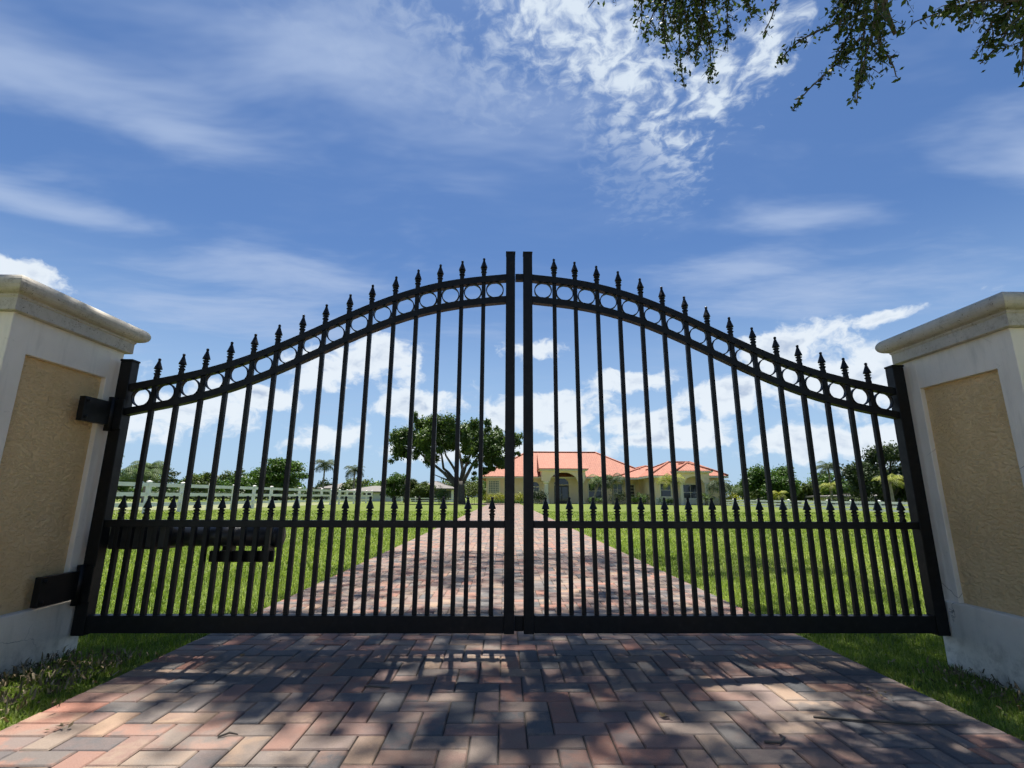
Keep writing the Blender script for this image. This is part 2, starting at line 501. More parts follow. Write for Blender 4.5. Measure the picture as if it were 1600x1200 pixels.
m, t, b = new_mat('lawn')
p = pos(t)
n1 = t.noise(p, 0.35, 5, 0.6); n2 = t.noise(p, 5.0, 5, 0.7); n3 = t.noise(t.map(p, scale=(1, 0.45, 1)), 26, 3, 0.7)
col = t.ramp(n2, [(0.30, (0.085, 0.122, 0.020)), (0.55, (0.130, 0.172, 0.032)), (0.75, (0.190, 0.222, 0.055))])
col = t.mix(t.ss(n1, 0.40, 0.72, 0.0, 0.55), col, (0.200, 0.220, 0.055))
col = t.mix(t.ss(n3, 0.40, 0.68, 0.55, 0.0), col, (0.060, 0.085, 0.014))
t.put(b.inputs['Base Color'], col); b.inputs['Roughness'].default_value = 0.9
b.inputs['Specular IOR Level'].default_value = 0.15
bump(t, b, t.m('ADD', n3, n2), 0.9, 0.06)
M['lawn'] = m

M['wall'] = simple('cream_stucco', (0.94, 0.73, 0.46), 0.85, 0.06, 0.8, bmp=0.2, bscale=15)
M['trim'] = simple('pale_trim', (0.86, 0.77, 0.58), 0.8, 0.05, 1.0)
M['glass'] = None
m, t, b = new_mat('window_glass')
b.inputs['Base Color'].default_value = (0.018, 0.022, 0.024, 1)
b.inputs['Roughness'].default_value = 0.06
b.inputs['Specular IOR Level'].default_value = 0.7
M['glass'] = m
M['glass_block'] = simple('glass_block', (0.10, 0.15, 0.12), 0.15, 0.3, 5)
M['door'] = simple('dark_door', (0.030, 0.022, 0.018), 0.4, 0.2, 3)
M['white_wall'] = simple('white_wall', (0.74, 0.73, 0.70), 0.8, 0.06, 1)
M['grey_roof'] = simple('grey_shingle', (0.15, 0.138, 0.125), 0.9, 0.15, 4)
M['screen'] = simple('dark_screen', (0.075, 0.080, 0.085), 0.7, 0.2, 2)
m, t, b = new_mat('clay_tile')
p = pos(t)
sxx = t.n('ShaderNodeSeparateXYZ'); t.put(sxx.inputs[0], p)
col = t.ramp(t.noise(p, 3.5, 4, 0.75), [(0.25, (0.190, 0.060, 0.034)), (0.5, (0.285, 0.095, 0.053)), (0.75, (0.380, 0.155, 0.093))])
blk = t.ss(t.noise(p, 0.5, 4, 0.6), 0.5, 0.8, 0.0, 0.35)
col = t.mix(blk, col, (0.24, 0.095, 0.062))
t.put(b.inputs['Base Color'], col); b.inputs['Roughness'].default_value = 0.75
wv = t.m('ABSOLUTE', t.m('SINE', t.m('MULTIPLY', sxx.outputs[0], 10.5)))
wy = t.m('FRACT', t.m('MULTIPLY', t.m('ADD', sxx.outputs[2], 0.0), 5.5))
bump(t, b, t.m('ADD', t.m('MULTIPLY', wv, 0.6), wy), 0.8, 0.045)
M['tile'] = m

# ================================================================ SETTING
# ---------------------------------------------------------------- ground
GZ = -0.03
mb = MB()
def ground_z(x, y):
    """the right verge dips a little away from the drive"""
    fx = np.interp(x, [1.85, 2.35, 3.6, 6.0], [0, 1, 1, 0]); fy = np.interp(y, [-5, 0, 4, 10], [0, 1, 1, 0])
    return GZ - 0.065 * fx * fy
gx = [-900, -300, -120, -60, -30, -15, -6, -1.85, 1.85, 2.35, 3.6, 6, 15, 30, 60, 120, 300, 900]
gy = [-60, -20, -5, 0, 4, 10, 20, 40, 80, 160, 400, 1200]
vs = [(x, y, float(ground_z(x, y))) for y in gy for x in gx]
fs = []
nx = len(gx)
for j in range(len(gy) - 1):
    for i in range(nx - 1):
        fs.append((j * nx + i, j * nx + i + 1, (j + 1) * nx + i + 1, (j + 1) * nx + i))
mb.add(vs, fs)
ground = kind(mb.build('ground', M['lawn']), 'structure')

M['paddock'] = simple('dry_paddock', (0.150, 0.160, 0.072), 0.95, 0.25, 0.4, bmp=0.6, bscale=6)
kind(MB().box(-80, -18.2, 22, 68, GZ - 0.05, GZ + 0.004).build('paddock', M['paddock']), 'structure')
M['bounce_street'] = simple('bounce_concrete', (0.36, 0.335, 0.29), 0.9, 0.2, 4, bmp=0.4, bscale=60)
kind(MB().box(-120, 120, -13.0, -3.004, GZ - 0.05, GZ + 0.008).build('bounce_street', M['bounce_street']), 'structure')  # unseen street behind the camera, added pale to bounce sun onto the shaded pillars
# ---------------------------------------------------------------- driveway of pavers
DL, DR = -1.815, 1.835         # edges
DY0, DY1 = -3.0, 57.0
driveway = MB().box(DL, DR, DY0, DY1, GZ - 0.05, -0.009).build('driveway', M['sand'])
kind(driveway, 'structure')
BL, BW, JT = 0.2, 0.1, 0.0048
pav = []                        # x0,x1,y0,y1
y = DY0
while y < DY1 - BW:             # soldier courses along both edges
    pav.append((DL, DL + BL, y, y + BW)); pav.append((DR - BL, DR, y, y + BW))
    y += BW
IL, IR = DL + BL, DR - BL
def clip(r):
    x0, x1, y0, y1 = r
    x0, x1, y0, y1 = max(x0, IL), min(x1, IR), max(y0, DY0), min(y1, DY1)
    if x1 - x0 > 0.02 and y1 - y0 > 0.02:
        pav.append((x0, x1, y0, y1))
# 90 degree herringbone, unit 0.1: horizontals (i+4k.., ) verticals
u = BW
ni = int((IR - IL) / u) + 6
nj = int((DY1 - DY0) / u) + 6
for j in range(-4, nj):
    for i in range(-4, ni):
        k = (i - j) % 4
        if k == 0:      # long side across the drive, covers i, i+1
            clip((IL + i * u, IL + (i + 2) * u, DY0 + j * u, DY0 + (j + 1) * u))
        elif k == 2:    # long side along the drive, covers j, j+1 in column i
            clip((IL + i * u, IL + (i + 1) * u, DY0 + (j - 1) * u, DY0 + (j + 1) * u))
pav = [q for q in pav]
def vis_area(q):
    cx, cy = (q[0] + q[1]) / 2, (q[2] + q[3]) / 2
    if cy < 1.70:
        return 0
    hw = 1.06 * (cy + 0.2)
    if abs(cx) > hw:
        return 0
    return (q[1] - q[0]) * (q[3] - q[2]) / (cy ** 3)
order = sorted(range(len(pav)), key=lambda i: -vis_area(pav[i]))
single = set(order[:300])
def paver_verts(q, jit):
    x0, x1, y0, y1 = q
    h = JT / 2
    x0 += h; x1 -= h; y0 += h; y1 -= h
    c = 0.0045
    zt = jit[0]
    a, bb = jit[1], jit[2]
    def Z(x, y, z):
        return z + zt + a * (x - (x0 + x1) / 2) + bb * (y - (y0 + y1) / 2)
    lo = [(x0, y0), (x1, y0), (x1, y1), (x0, y1)]
    hi = [(x0 + c, y0 + c), (x1 - c, y0 + c), (x1 - c, y1 - c), (x0 + c, y1 - c)]
    vs = [(x, y, GZ) for x, y in lo] + [(x, y, Z(x, y, -c)) for x, y in lo] + [(x, y, Z(x, y, 0)) for x, y in hi]
    return vs
PF = [(0, 1, 5, 4), (1, 2, 6, 5), (2, 3, 7, 6), (3, 0, 4, 7), (4, 5, 9, 8), (5, 6, 10, 9), (6, 7, 11, 10), (7, 4, 8, 11), (8, 9, 10, 11)]
VV = []; LL = []; RR = []
mesh_cache = {}
for i, q in enumerate(pav):
    jit = (random.uniform(-0.0015, 0.0015), random.gauss(0, 0.006), random.gauss(0, 0.006))
    if i in single:
        w_, l_ = round(q[1] - q[0], 3), round(q[3] - q[2], 3)
        key = (w_, l_)
        if key not in mesh_cache:
            bmv = paver_verts((-w_ / 2, w_ / 2, -l_ / 2, l_ / 2), (0, 0, 0))
            mesh_cache[key] = MB().add(bmv, PF).mesh('paver', M['paver'])
        o = link('paver', mesh_cache[key], driveway, ((q[0] + q[1]) / 2, (q[2] + q[3]) / 2, jit[0]))
        o.rotation_euler = (jit[2], -jit[1], random.gauss(0, 0.004))
        o['rnd'] = random.random()
    else:
        base_i = len(VV)
        VV += paver_verts(q, jit)
        for f in PF:
            LL += [base_i + k for k in f]
        RR += [random.random()] * len(PF)
o = link('paver_field', np_mesh('paver_field', np.array(VV), np.array(LL), 4, M['paver_f'], np.array(RR)), driveway)
kind(o, 'stuff')
# flared forecourt where the drive meets the house
m, t, b = new_mat('far_pavers')
p = pos(t)
bt = t.n('ShaderNodeTexBrick'); t.put(bt.inputs['Vector'], p); bt.inputs['Scale'].default_value = 1.0
bt.inputs['Color1'].default_value = (0.30, 0.17, 0.13, 1); bt.inputs['Color2'].default_value = (0.19, 0.16, 0.145, 1); bt.inputs['Mortar'].default_value = (0.12, 0.10, 0.085, 1)
bt.inputs['Brick Width'].default_value = 0.2; bt.inputs['Row Height'].default_value = 0.1; bt.inputs['Mortar Size'].default_value = 0.004
t.put(b.inputs['Base Color'], bt.outputs[0]); b.inputs['Roughness'].default_value = 0.85
M['far_paver'] = m
fc = [(1.835, 57.004), (1.835, 61.5), (-6.5, 61.5), (-6.5, 57.5), (-3.8, 57.004)]
mb = MB(); n = len(fc)
mb.add([(x, y, -0.001) for x, y in fc] + [(x, y, -0.06) for x, y in fc], [tuple(range(n)), tuple(range(2 * n - 1, n - 1, -1))] + [(i, n + i, n + (i + 1) % n, (i + 1) % n) for i in range(n)])
kind(mb.build('forecourt', M['far_paver']), 'structure')

# ================================================================ GATE PILLARS
def cap_profile(mb, x0, x1, y0, y1, prof):
    vs = []; fs = []
    for (o_, z) in prof:
        vs += [(x0 - o_, y0 - o_, z), (x1 + o_, y0 - o_, z), (x1 + o_, y1 + o_, z), (x0 - o_, y1 + o_, z)]
    for i in range(len(prof) - 1):
        for k in range(4):
            k2 = (k + 1) % 4
            fs.append((i * 4 + k, i * 4 + k2, (i + 1) * 4 + k2, (i + 1) * 4 + k))
    fs.append((3, 2, 1, 0))
    fs.append(tuple(len(vs) - 4 + k for k in range(4)))
    mb.add(vs, fs)

def pillar(x0, x1, y0, y1, ztop, label):
    root = empty('gate_pillar', ((x0 + x1) / 2, (y0 + y1) / 2, 0))
    tag(root, label, 'pillar', 'pillars either side of the gate')
    cx, cy = (x0 + x1) / 2, (y0 + y1) / 2
    X0, X1, Y0, Y1 = x0 - cx, x1 - cx, y0 - cy, y1 - cy
    zp = 0.262
    MB().cbox(X0 - 0.022, X1 + 0.022, Y0 - 0.022, Y1 + 0.022, -0.20, zp, 0.006).build('plinth', M['stucco_white'], root)
    rec = 0.028
    MB().box(X0 + rec, X1 - rec, Y0 + rec, Y1 - rec, zp - 0.02, ztop + 0.02).build('textured_panel', M['stucco_tan'], root)
    b1 = 0.105
    zt = ztop - 0.185
    mb = MB()
    for (ax0, ax1) in ((X0, X0 + b1), (X1 - b1, X1)):
        for (ay0, ay1) in ((Y0, Y0 + b1), (Y1 - b1, Y1)):
            mb.cbox(ax0, ax1, ay0, ay1, zp - 0.01, ztop + 0.01, 0.004)
    mb.build('corner_frame', M['stucco_white'], root)
    mb = MB()
    e = 0.0012
    mb.cbox(X0 + e, X1 - e, Y0 + e, Y1 - e, zt, ztop + 0.012, 0.004)
    mb.build('top_band', M['stucco_white'], root)
    h0 = ztop
    prof = [(0.022, h0), (0.030, h0 + 0.004), (0.030, h0 + 0.066), (0.036, h0 + 0.072), (0.036, h0 + 0.080), (0.040, h0 + 0.083)]
    for k in range(11):
        a = -math.pi / 2 + math.pi * k / 10
        prof.append((0.044 + 0.042 * math.cos(a), h0 + 0.128 + 0.044 * math.sin(a)))
    prof += [(0.038, h0 + 0.174), (-0.10, h0 + 0.190), (-0.25, h0 + 0.200)]
    mb = MB(); cap_profile(mb, X0, X1, Y0, Y1, prof)
    mb.build('cap', M['cap'], root)
    return root
pillar(-3.13, -2.405, 2.315, 3.035, 1.703, 'tan and white stucco gate pillar on the left, with hinge plates bolted to it')
pillar(2.535, 3.26, 2.325, 3.02, 1.668, 'tan and white stucco gate pillar at the right edge, its hinges hidden behind the gate')

# ================================================================ GATE LEAVES
GY = 3.0
PC = [-0.05705408470909864, 0.3449027465337759, -0.6251044528116204, 0.22545450703527695, -0.1340235252139344, 2.253323573493324]
def arch(x):
    u = min(abs(x - 0.085), 2.40)
    return float(np.polyval(PC, u))

FIN = [(0.0150, 0.0), (0.0150, 0.016), (0.0195, 0.018), (0.0195, 0.024), (0.0130, 0.027), (0.0130, 0.034), (0.0195, 0.037), (0.0195, 0.042), (0.0115, 0.045),
       (0.0120, 0.049), (0.0235, 0.052), (0.0215, 0.060), (0.0150, 0.078), (0.0085, 0.098), (0.0065, 0.106), (0.0085, 0.109), (0.0085, 0.117), (0.0045, 0.121)]
fin_me = MB().lathe(FIN, 8).mesh('finial', M['black'])
rg = MB(); vs = []; fs = []
S = 28
for k in range(S):
    a = 2 * math.pi * k / S
    for (r_, y_) in ((0.0575, -0.011), (0.0575, 0.011), (0.0515, 0.011), (0.0515, -0.011)):
        vs.append((r_ * math.cos(a), y_, r_ * math.sin(a)))
for k in range(S):
    k2 = (k + 1) % S
    for q in range(4):
        q2 = (q + 1) % 4
        fs.append((k * 4 + q, k2 * 4 + q, k2 * 4 + q2, k * 4 + q2))
ring_me = rg.add(vs, fs).mesh('ring', M['black'])
bar_cache = {}
def bar_mesh(z0, z1):
    h = 0.0125
    return MB().cbox(-h, h, -h, h, z0, z1, 0.0016).mesh('bar', M['black'])

ZB0, ZB1 = 0.091, 0.181
ZM = 0.692
RH = 0.043
GAP = 0.108
def rail_sweep(xs, ztop, h, d):
    mb = MB(); vs = []; fs = []
    for x in xs:
        zt = ztop(x)
        vs += [(x, GY - d, zt - h), (x, GY + d, zt - h), (x, GY + d, zt), (x, GY - d, zt)]
    n = len(xs)
    for i in range(n - 1):
        for k in range(4):
            k2 = (k + 1) % 4
            fs.append((i * 4 + k, (i + 1) * 4 + k, (i + 1) * 4 + k2, i * 4 + k2))
    fs.append((0, 1, 2, 3)); fs.append(tuple((n - 1) * 4 + k for k in (3, 2, 1, 0)))
    mb.add(vs, fs)
    return mb

def gate_leaf(xo0, xo1, xi0, xi1, label):
    """xo*: hinge stile, xi*: meeting stile"""
    left = xo0 < xi0
    root = empty('gate_leaf', ((xo0 + xo1) / 2, GY, 0))
    tag(root, label, 'gate', 'leaves of the double gate')
    off = root.location
    def fix(mb):
        mb.v = [(a - off.x, b_ - off.y, c) for a, b_, c in mb.v]
        return mb
    a, b_ = (xo1, xi0) if left else (xi1, xo0)       # clear span
    hs = MB().cbox(xo0, xo1, GY - 0.032, GY + 0.032, ZB0 - 0.012, 1.635, 0.003)
    hs.cbox(xo0 - 0.003, xo1 + 0.003, GY - 0.035, GY + 0.035, 1.6352, 1.648, 0.003)
    fix(hs).build('hinge_stile', M['black'], root)
    ms = MB().cbox(xi0, xi1, GY - 0.028, GY + 0.028, ZB0 - 0.004, 2.392, 0.003)
    ms.cbox(xi0 - 0.002, xi1 + 0.002, GY - 0.030, GY + 0.030, 2.3922, 2.402, 0.002)
    fix(ms).build('meeting_stile', M['black'], root)
    xs = [a + (b_ - a) * i / 64 for i in range(65)]
    fix(rail_sweep(xs, arch, RH, 0.0215)).build('top_rail', M['black'], root)
    fix(rail_sweep(xs, lambda x: arch(x) - RH - GAP, RH, 0.0215)).build('lower_arch_rail', M['black'], root)
    fix(MB().cbox(a, b_, GY - 0.0215, GY + 0.0215, ZM - 0.04, ZM, 0.002)).build('middle_rail', M['black'], root)
    fix(MB().cbox(a, b_, GY - 0.0265, GY + 0.0265, ZB0, ZB1, 0.003)).build('bottom_rail', M['black'], root)
    n = 32
    for k in range(1, n):
        x = a + (b_ - a) * k / n
        if k % 2 == 0:
            zt = arch(x) + 0.016
        else:
            zt = ZM + 0.016
        o = link('bar', bar_mesh(ZB1 - 0.01, zt), root, (x - off.x, 0, 0))
        o.rotation_euler = (random.gauss(0, 0.0006), random.gauss(0, 0.0006), random.gauss(0, 0.02))
        f = link('finial', fin_me, o, (0, 0, zt - 0.0005))
        f.rotation_euler.z = random.uniform(0, 6.28)
    for k in range(16):
        x = a + (b_ - a) * (2 * k + 1) / n
        link('ring', ring_me, root, (x - off.x, 0, arch(x) - RH - GAP / 2))
    return root, fix, a, b_
gl, fixl, la, lb = gate_leaf(-2.366, -2.296, 0.0, 0.059, 'left leaf of the black arched metal gate, with the opener arm behind it')
gr, fixr, ra, rb = gate_leaf(2.432, 2.502, 0.112, 0.171, 'right leaf of the black arched metal gate, free of any opener')
# stop bar joining the two meeting stiles at the top
fixr(MB().cbox(0.0615, 0.112, GY - 0.0205, GY + 0.0205, arch(0.06) - 0.045, arch(0.06) - 0.003, 0.002)).build('stop_bar', M['black'], gr)

fixr(MB().cbox(0.0605, 0.1115, GY + 0.004, GY + 0.024, ZB0 + 0.004, ZB1 - 0.006, 0.002)).build('bottom_stop', M['black'], gr)
# hinges on the left pillar, one on the right pillar behind the stile
def hinge(z0, z1, side, yp0, yp1, label):      # hinge > arm, knuckle, leaf_plate, bolts
    if side < 0:
        xf = -2.405 + 0.028; xs = -2.366
    else:
        xf = 2.535 - 0.028; xs = 2.502
    pr = gl if side < 0 else gr
    o = pr.location
    hold = []
    def F(mb, nm):
        mb.v = [(a - o.x, b_ - o.y, c - o.z) for a, b_, c in mb.v]
        q = mb.build(nm, M['black'], hold[0] if hold else pr)
        hold.append(q)
        if len(hold) == 1:
            q['label'] = label
    s = -side
    def bx(xa, xb, *r, c=0.003):
        return MB().cbox(min(xa, xb), max(xa, xb), *r, c)
    F(bx(xf - s * 0.002, xf + s * 0.034, yp0, yp1, z0, z1), 'hinge')
    F(bx(xf + s * 0.010, xf + s * 0.032, yp1 - 0.03, GY - 0.040, z0 + 0.02, z1 - 0.012), 'arm')
    kn = MB().tube([(xs + s * 0.012, GY - 0.052, z0 - 0.035), (xs + s * 0.012, GY - 0.052, z1 + 0.03)], 0.021, 14)
    F(kn, 'knuckle')
    F(bx(xs - s * 0.014, xs + s * 0.075, GY - 0.047, GY - 0.034, z0 - 0.02, z1 + 0.02, c=0.002), 'leaf_plate')
    for zz in (z0 + 0.022, z1 - 0.022):
        mb = MB().tube([(xf + s * 0.030, yp0 + 0.02, zz), (xf + s * 0.042, yp0 + 0.02, zz)], 0.009, 6)
        F(mb, 'bolt')
hinge(1.235, 1.372, -1, 2.745, 2.93, 'upper black steel hinge bracket on the left pillar, level with the ring band')
hinge(0.275, 0.42, -1, 2.70, 2.93, 'lower black steel hinge bracket on the left pillar, just above the white plinth')

# ================================================================ GATE OPENER
op = empty('gate_opener', (-2.0, 3.11, 0.585))
tag(op, 'black tubular electric gate opener mounted behind the left leaf', 'gate opener')
def OP(mb, nm, mat='op_plastic'):
    o = op.location
    mb.v = [(a - o.x, b_ - o.y, c - o.z) for a, b_, c in mb.v]
    return mb.build(nm, M[mat], op)
OP(MB().tube([(-2.02, 3.13, 0.594), (-1.36, 3.13, 0.594)], 0.060, 20), 'tube')
OP(MB().cbox(-2.33, -1.99, 3.065, 3.20, 0.520, 0.662, 0.012), 'motor_housing')
for xx in (-1.93, -1.78, -1.63, -1.48):
    OP(MB().tube([(xx, 3.13, 0.594), (xx + 0.012, 3.13, 0.594)], 0.0630, 20), 'band')
OP(MB().tube([(-1.375, 3.13, 0.594), (-1.345, 3.13, 0.594)], 0.066, 20), 'end_cap')
OP(MB().cbox(-1.705, -1.335, 3.028, 3.046, 0.456, 0.518, 0.003), 'mounting_plate', 'black')
for xa in (-1.415, -1.645):
    OP(MB().cbox(xa, xa + 0.045, 3.046, 3.12, 0.47, 0.545, 0.003), 'clevis', 'black')
OP(MB().cbox(-2.40, -2.30, 3.066, 3.16, 0.545, 0.60, 0.003), 'rear_bracket', 'black')
for xx in (-1.665, -1.515, -1.375):
    OP(MB().tube([(xx, 3.018, 0.482), (xx, 3.05, 0.482)], 0.010, 6), 'bolt', 'black')

# ================================================================ FENCES
def fence(pts, h, label, grp, rails, post_w=0.13, rail_h=0.15):
    root = empty('rail_fence', (pts[0][0], pts[0][1], GZ))
    tag(root, label, 'fence', grp)
    o = root.location
    for i, (x, y) in enumerate(pts):
        mb = MB()
        w = post_w / 2
        mb.box(x - w - o.x, x + w - o.x, y - w - o.y, y + w - o.y, -0.1, h)
        w2 = w + 0.012
        mb.box(x - w2 - o.x, x + w2 - o.x, y - w2 - o.y, y + w2 - o.y, h + 0.001, h + 0.022)
        ap = [(x - w2 - o.x, y - w2 - o.y, h + 0.022), (x + w2 - o.x, y - w2 - o.y, h + 0.022), (x + w2 - o.x, y + w2 - o.y, h + 0.022), (x - w2 - o.x, y + w2 - o.y, h + 0.022), (x - o.x, y - o.y, h + 0.06)]
        mb.add(ap, [(0, 1, 4), (1, 2, 4), (2, 3, 4), (3, 0, 4)])
        mb.build('post', M['vinyl'], root)
        if i:
            a = Vector((pts[i - 1][0], pts[i - 1][1], 0)); c = Vector((x, y, 0))
            d = (c - a).normalized(); nrm = Vector((-d.y, d.x, 0)) * 0.021
            a2 = a + d * (w - 0.01); c2 = c - d * (w - 0.01)
            for z in rails:
                mb = MB()
                q = []
                for zz in (z - rail_h / 2, z + rail_h / 2):
                    for pp in (a2 - nrm, c2 - nrm, c2 + nrm, a2 + nrm):
                        q.append((pp.x - o.x, pp.y - o.y, zz))
                mb.add(q, [(3, 2, 1, 0), (4, 5, 6, 7), (0, 1, 5, 4), (1, 2, 6, 5), (2, 3, 7, 6), (3, 0, 4, 7)])
                mb.build('rail', M['vinyl'], root)
    return root
fence([(-17.2, 19.5 + 2.58 * i) for i in range(19)], 1.50, 'tall white three rail fence running back along the left lawn', 'white rail fences', (0.42, 0.90, 1.36), 0.17, 0.18)
fence([(-14.6 + 2.0 * i, 72.0) for i in range(5)], 0.75, 'low white rail fence behind the big spreading tree', 'white rail fences', (0.25, 0.58), 0.1, 0.12)
fence([(22.6, 23.0 + 2.44 * i) for i in range(13)], 0.68, 'low white rail fence along the right lawn', 'white rail fences', (0.14, 0.36, 0.58), 0.14, 0.13)

# ================================================================ HOUSE
house = empty('house', (0, 66, 0))
tag(house, 'cream house with orange tile roofs and arched entry at the end of the drive', 'house')
def HP(mb, nm, mat, parent=house):
    if parent is house:
        mb.v = [(a, b_ - 66, c) for a, b_, c in mb.v]
        return mb.build(nm, M[mat], house)
    o = parent.matrix_world.translation
    mb.v = [(a, b_ - 66, c) for a, b_, c in mb.v]
    return mb.build(nm, M[mat], parent)
HP(MB().box(-2.4, 18.4, 66, 79, -0.1, 3.2), 'main_wall', 'wall')
HP(MB().box(17.7, 25.3, 59, 74, -0.1, 3.15), 'wing_wall', 'wall')
def hip(x0, x1, y0, y1, ze, rx0, rx1, ry0, ry1, zr, nm, th=0.22):
    mb = MB()
    e = [(x0, y0, ze), (x1, y0, ze), (x1, y1, ze), (x0, y1, ze)]
    lo = [(a, b_, ze - th) for a, b_, _ in e]
    if rx1 - rx0 >= ry1 - ry0:
        r_ = [(rx0, ry0, zr), (rx1, ry0, zr)]
        vs = e + r_ + lo
        fs = [(0, 1, 5, 4), (1, 2, 5), (2, 3, 4, 5), (3, 0, 4)]
    else:
        r_ = [(rx0, ry0, zr), (rx0, ry1, zr)]
        vs = e + r_ + lo
        fs = [(0, 1, 4), (1, 2, 5, 4), (2, 3, 5), (3, 0, 4, 5)]
    fs += [(6, 7, 1, 0), (7, 8, 2, 1), (8, 9, 3, 2), (9, 6, 0, 3), (9, 8, 7, 6)]
    mb.add(vs, fs)
    roof = HP(mb, nm, 'tile')
    # ridge and hip caps
    c = MB()
    ends = [(e[0], r_[0]), (e[1], r_[1] if rx1 - rx0 >= ry1 - ry0 else r_[0]), (e[2], r_[1]), (e[3], r_[0] if rx1 - rx0 >= ry1 - ry0 else r_[1]), (r_[0], r_[1])]
    for a, b_ in ends:
        c.tube([(a[0], a[1] - 66, a[2] + 0.02), (b_[0], b_[1] - 66, b_[2] + 0.02)], 0.14, 6)
    c.build('ridge_tiles', M['tile'], roof)
    f = MB()
    for (xa, xb, ya, yb) in ((x0 - .03, x1 + .03, y0 - .05, y0 - .002), (x0 - .05, x0 - .002, y0, y1), (x1 + .002, x1 + .05, y0, y1)):
        f.box(xa, xb, ya - 66, yb - 66, ze - th - 0.05, ze - 0.06)
    f.build('fascia', M['trim'], roof)
hip(-3.1, 19.7, 65.3, 79.7, 3.42, 3.2, 13.2, 72.5, 72.5, 7.15, 'roof')
hip(16.9, 26.1, 58.3, 72, 3.32, 20.6, 23.3, 62.6, 62.6, 5.12, 'wing_roof')
# extra hips that fill the valley behind the wing
hip(14.0, 25.0, 63.0, 82.0, 3.25, 19.5, 19.5, 69, 76, 5.0, 'valley_roof')

def arch_block(x0, x1, y0, y1, z0, z1, ox0, ox1, zs, zc, nm, mat, steps=14, shoulder=0.0):
    """wall slab z0..z1 with an arched opening ox0..ox1 springing at zs, crown at zc"""
    mb = MB()
    pts = []
    for k in range(steps + 1):
        a = math.pi - math.pi * k / steps
        pts.append(((ox0 + ox1) / 2 + (ox1 - ox0) / 2 * math.cos(a), zs + (zc - zs) * math.sin(a)))
    outline_top = [(x0, z1)] + [(px, z1) for px, pz in pts] + [(x1, z1)]
    outline_bot = [(x0, zs)] + pts + [(x1, zs)]
    n = len(outline_top)
    vs = []
    for yy in (y0, y1):
        vs += [(a, yy, c) for a, c in outline_top] + [(a, yy, c) for a, c in outline_bot]
    fs = []
    for i in range(n - 1):
        fs.append((n + i, n + i + 1, i + 1, i))
        fs.append((2 * n + i, 2 * n + i + 1, 3 * n + i + 1, 3 * n + i))
        fs.append((n + i + 1, n + i, 3 * n + i, 3 * n + i + 1))
        fs.append((i, i + 1, 2 * n + i + 1, 2 * n + i))
    fs.append((0, 2 * n, 3 * n, n)); fs.append((n - 1, 2 * n - 1, 4 * n - 1, 3 * n - 1))
    mb.add(vs, fs)
    return HP(mb, nm, mat)
# entry portico
arch_block(4.7, 10.2, 63.3, 63.8, 0, 4.05, 5.75, 9.15, 2.75, 3.85, 'portico_arch', 'wall')
HP(MB().box(4.7, 5.1, 63.8, 66, 2.75, 4.05).box(9.8, 10.2, 63.8, 66, 2.75, 4.05).box(5.1, 9.8, 63.8, 66, 3.9, 4.05), 'portico_side', 'wall')
for cx in (5.25, 9.65):
    cmb = MB().lathe([(0.42, -0.05), (0.42, 0.28), (0.34, 0.32), (0.30, 0.40), (0.28, 2.38), (0.32, 2.45), (0.40, 2.53), (0.44, 2.74)], 16, (cx, 63.55, 0))
    HP(cmb, 'column', 'trim')
HP(MB().box(4.45, 10.45, 63.0, 66.3, 4.06, 4.22), 'portico_cornice', 'trim')
HP(MB().add([(4.3, 62.9, 4.23), (10.6, 62.9, 4.23), (10.6, 71.2, 4.23), (4.3, 71.2, 4.23), (4.3, 62.9, 4.32), (10.6, 62.9, 4.32), (10.2, 72.2, 7.02), (4.7, 72.2, 7.02)],
            [(3, 2, 1, 0), (4, 5, 6, 7), (0, 1, 5, 4), (1, 2, 6, 5), (2, 3, 7, 6), (3, 0, 4, 7)]), 'portico_roof', 'tile')
# door with arched light over it
dr = HP(MB().box(6.5, 8.4, 65.93, 65.99, 0, 2.3), 'door', 'door')
mb = MB(); vs = [(7.45, 65.94, 2.4)]
for k in range(13):
    a = math.pi * k / 12
    vs.append((7.45 + 0.95 * math.cos(a), 65.94, 2.4 + 0.85 * math.sin(a)))
mb.add(vs, [(0, i, i + 1) for i in range(1, 13)])
HP(mb, 'fanlight', 'glass')
MB().box(6.65, 7.38, -0.10, -0.075, 0.3, 2.1).box(7.52, 8.25, -0.10, -0.075, 0.3, 2.1).build('pane', M['glass'], dr)
MB().box(7.42, 7.46, -0.16, -0.10, 1.0, 1.2).build('handle', M['trim'], dr)
def window(x0, x1, z0, z1, yw, cols=2, rows=2, glass='glass', fr=0.11):
    w = HP(MB().box(x0 - fr, x1 + fr, yw - 0.09, yw - 0.002, z1, z1 + fr).box(x0 - fr, x1 + fr, yw - 0.12, yw - 0.002, z0 - fr, z0)
           .box(x0 - fr, x0, yw - 0.085, yw - 0.002, z0, z1).box(x1, x1 + fr, yw - 0.085, yw - 0.002, z0, z1), 'window', 'trim')
    gx_, gz_ = (x1 - x0) / cols, (z1 - z0) / rows
    g = 0.03
    for i in range(cols):
        for j in range(rows):
            MB().box(x0 + i * gx_ + g, x0 + (i + 1) * gx_ - g, yw - 66 - 0.035, yw - 66 - 0.02, z0 + j * gz_ + g, z0 + (j + 1) * gz_ - g).build('pane', M[glass], w)
    MB().box(x0, x1, yw - 66 - 0.018, yw - 66 - 0.004, z0, z1).build('backing', M['trim'], w)
    return w
window(-2.05, -0.75, 1.30, 2.85, 66, 6, 7, 'glass_block', 0.18)
window(11.0, 12.7, 0.7, 2.5, 66, 2, 2)
window(14.2, 15.4, 1.0, 2.5, 66, 2, 2)
window(15.9, 17.0, 0.8, 2.4, 66, 1, 4)
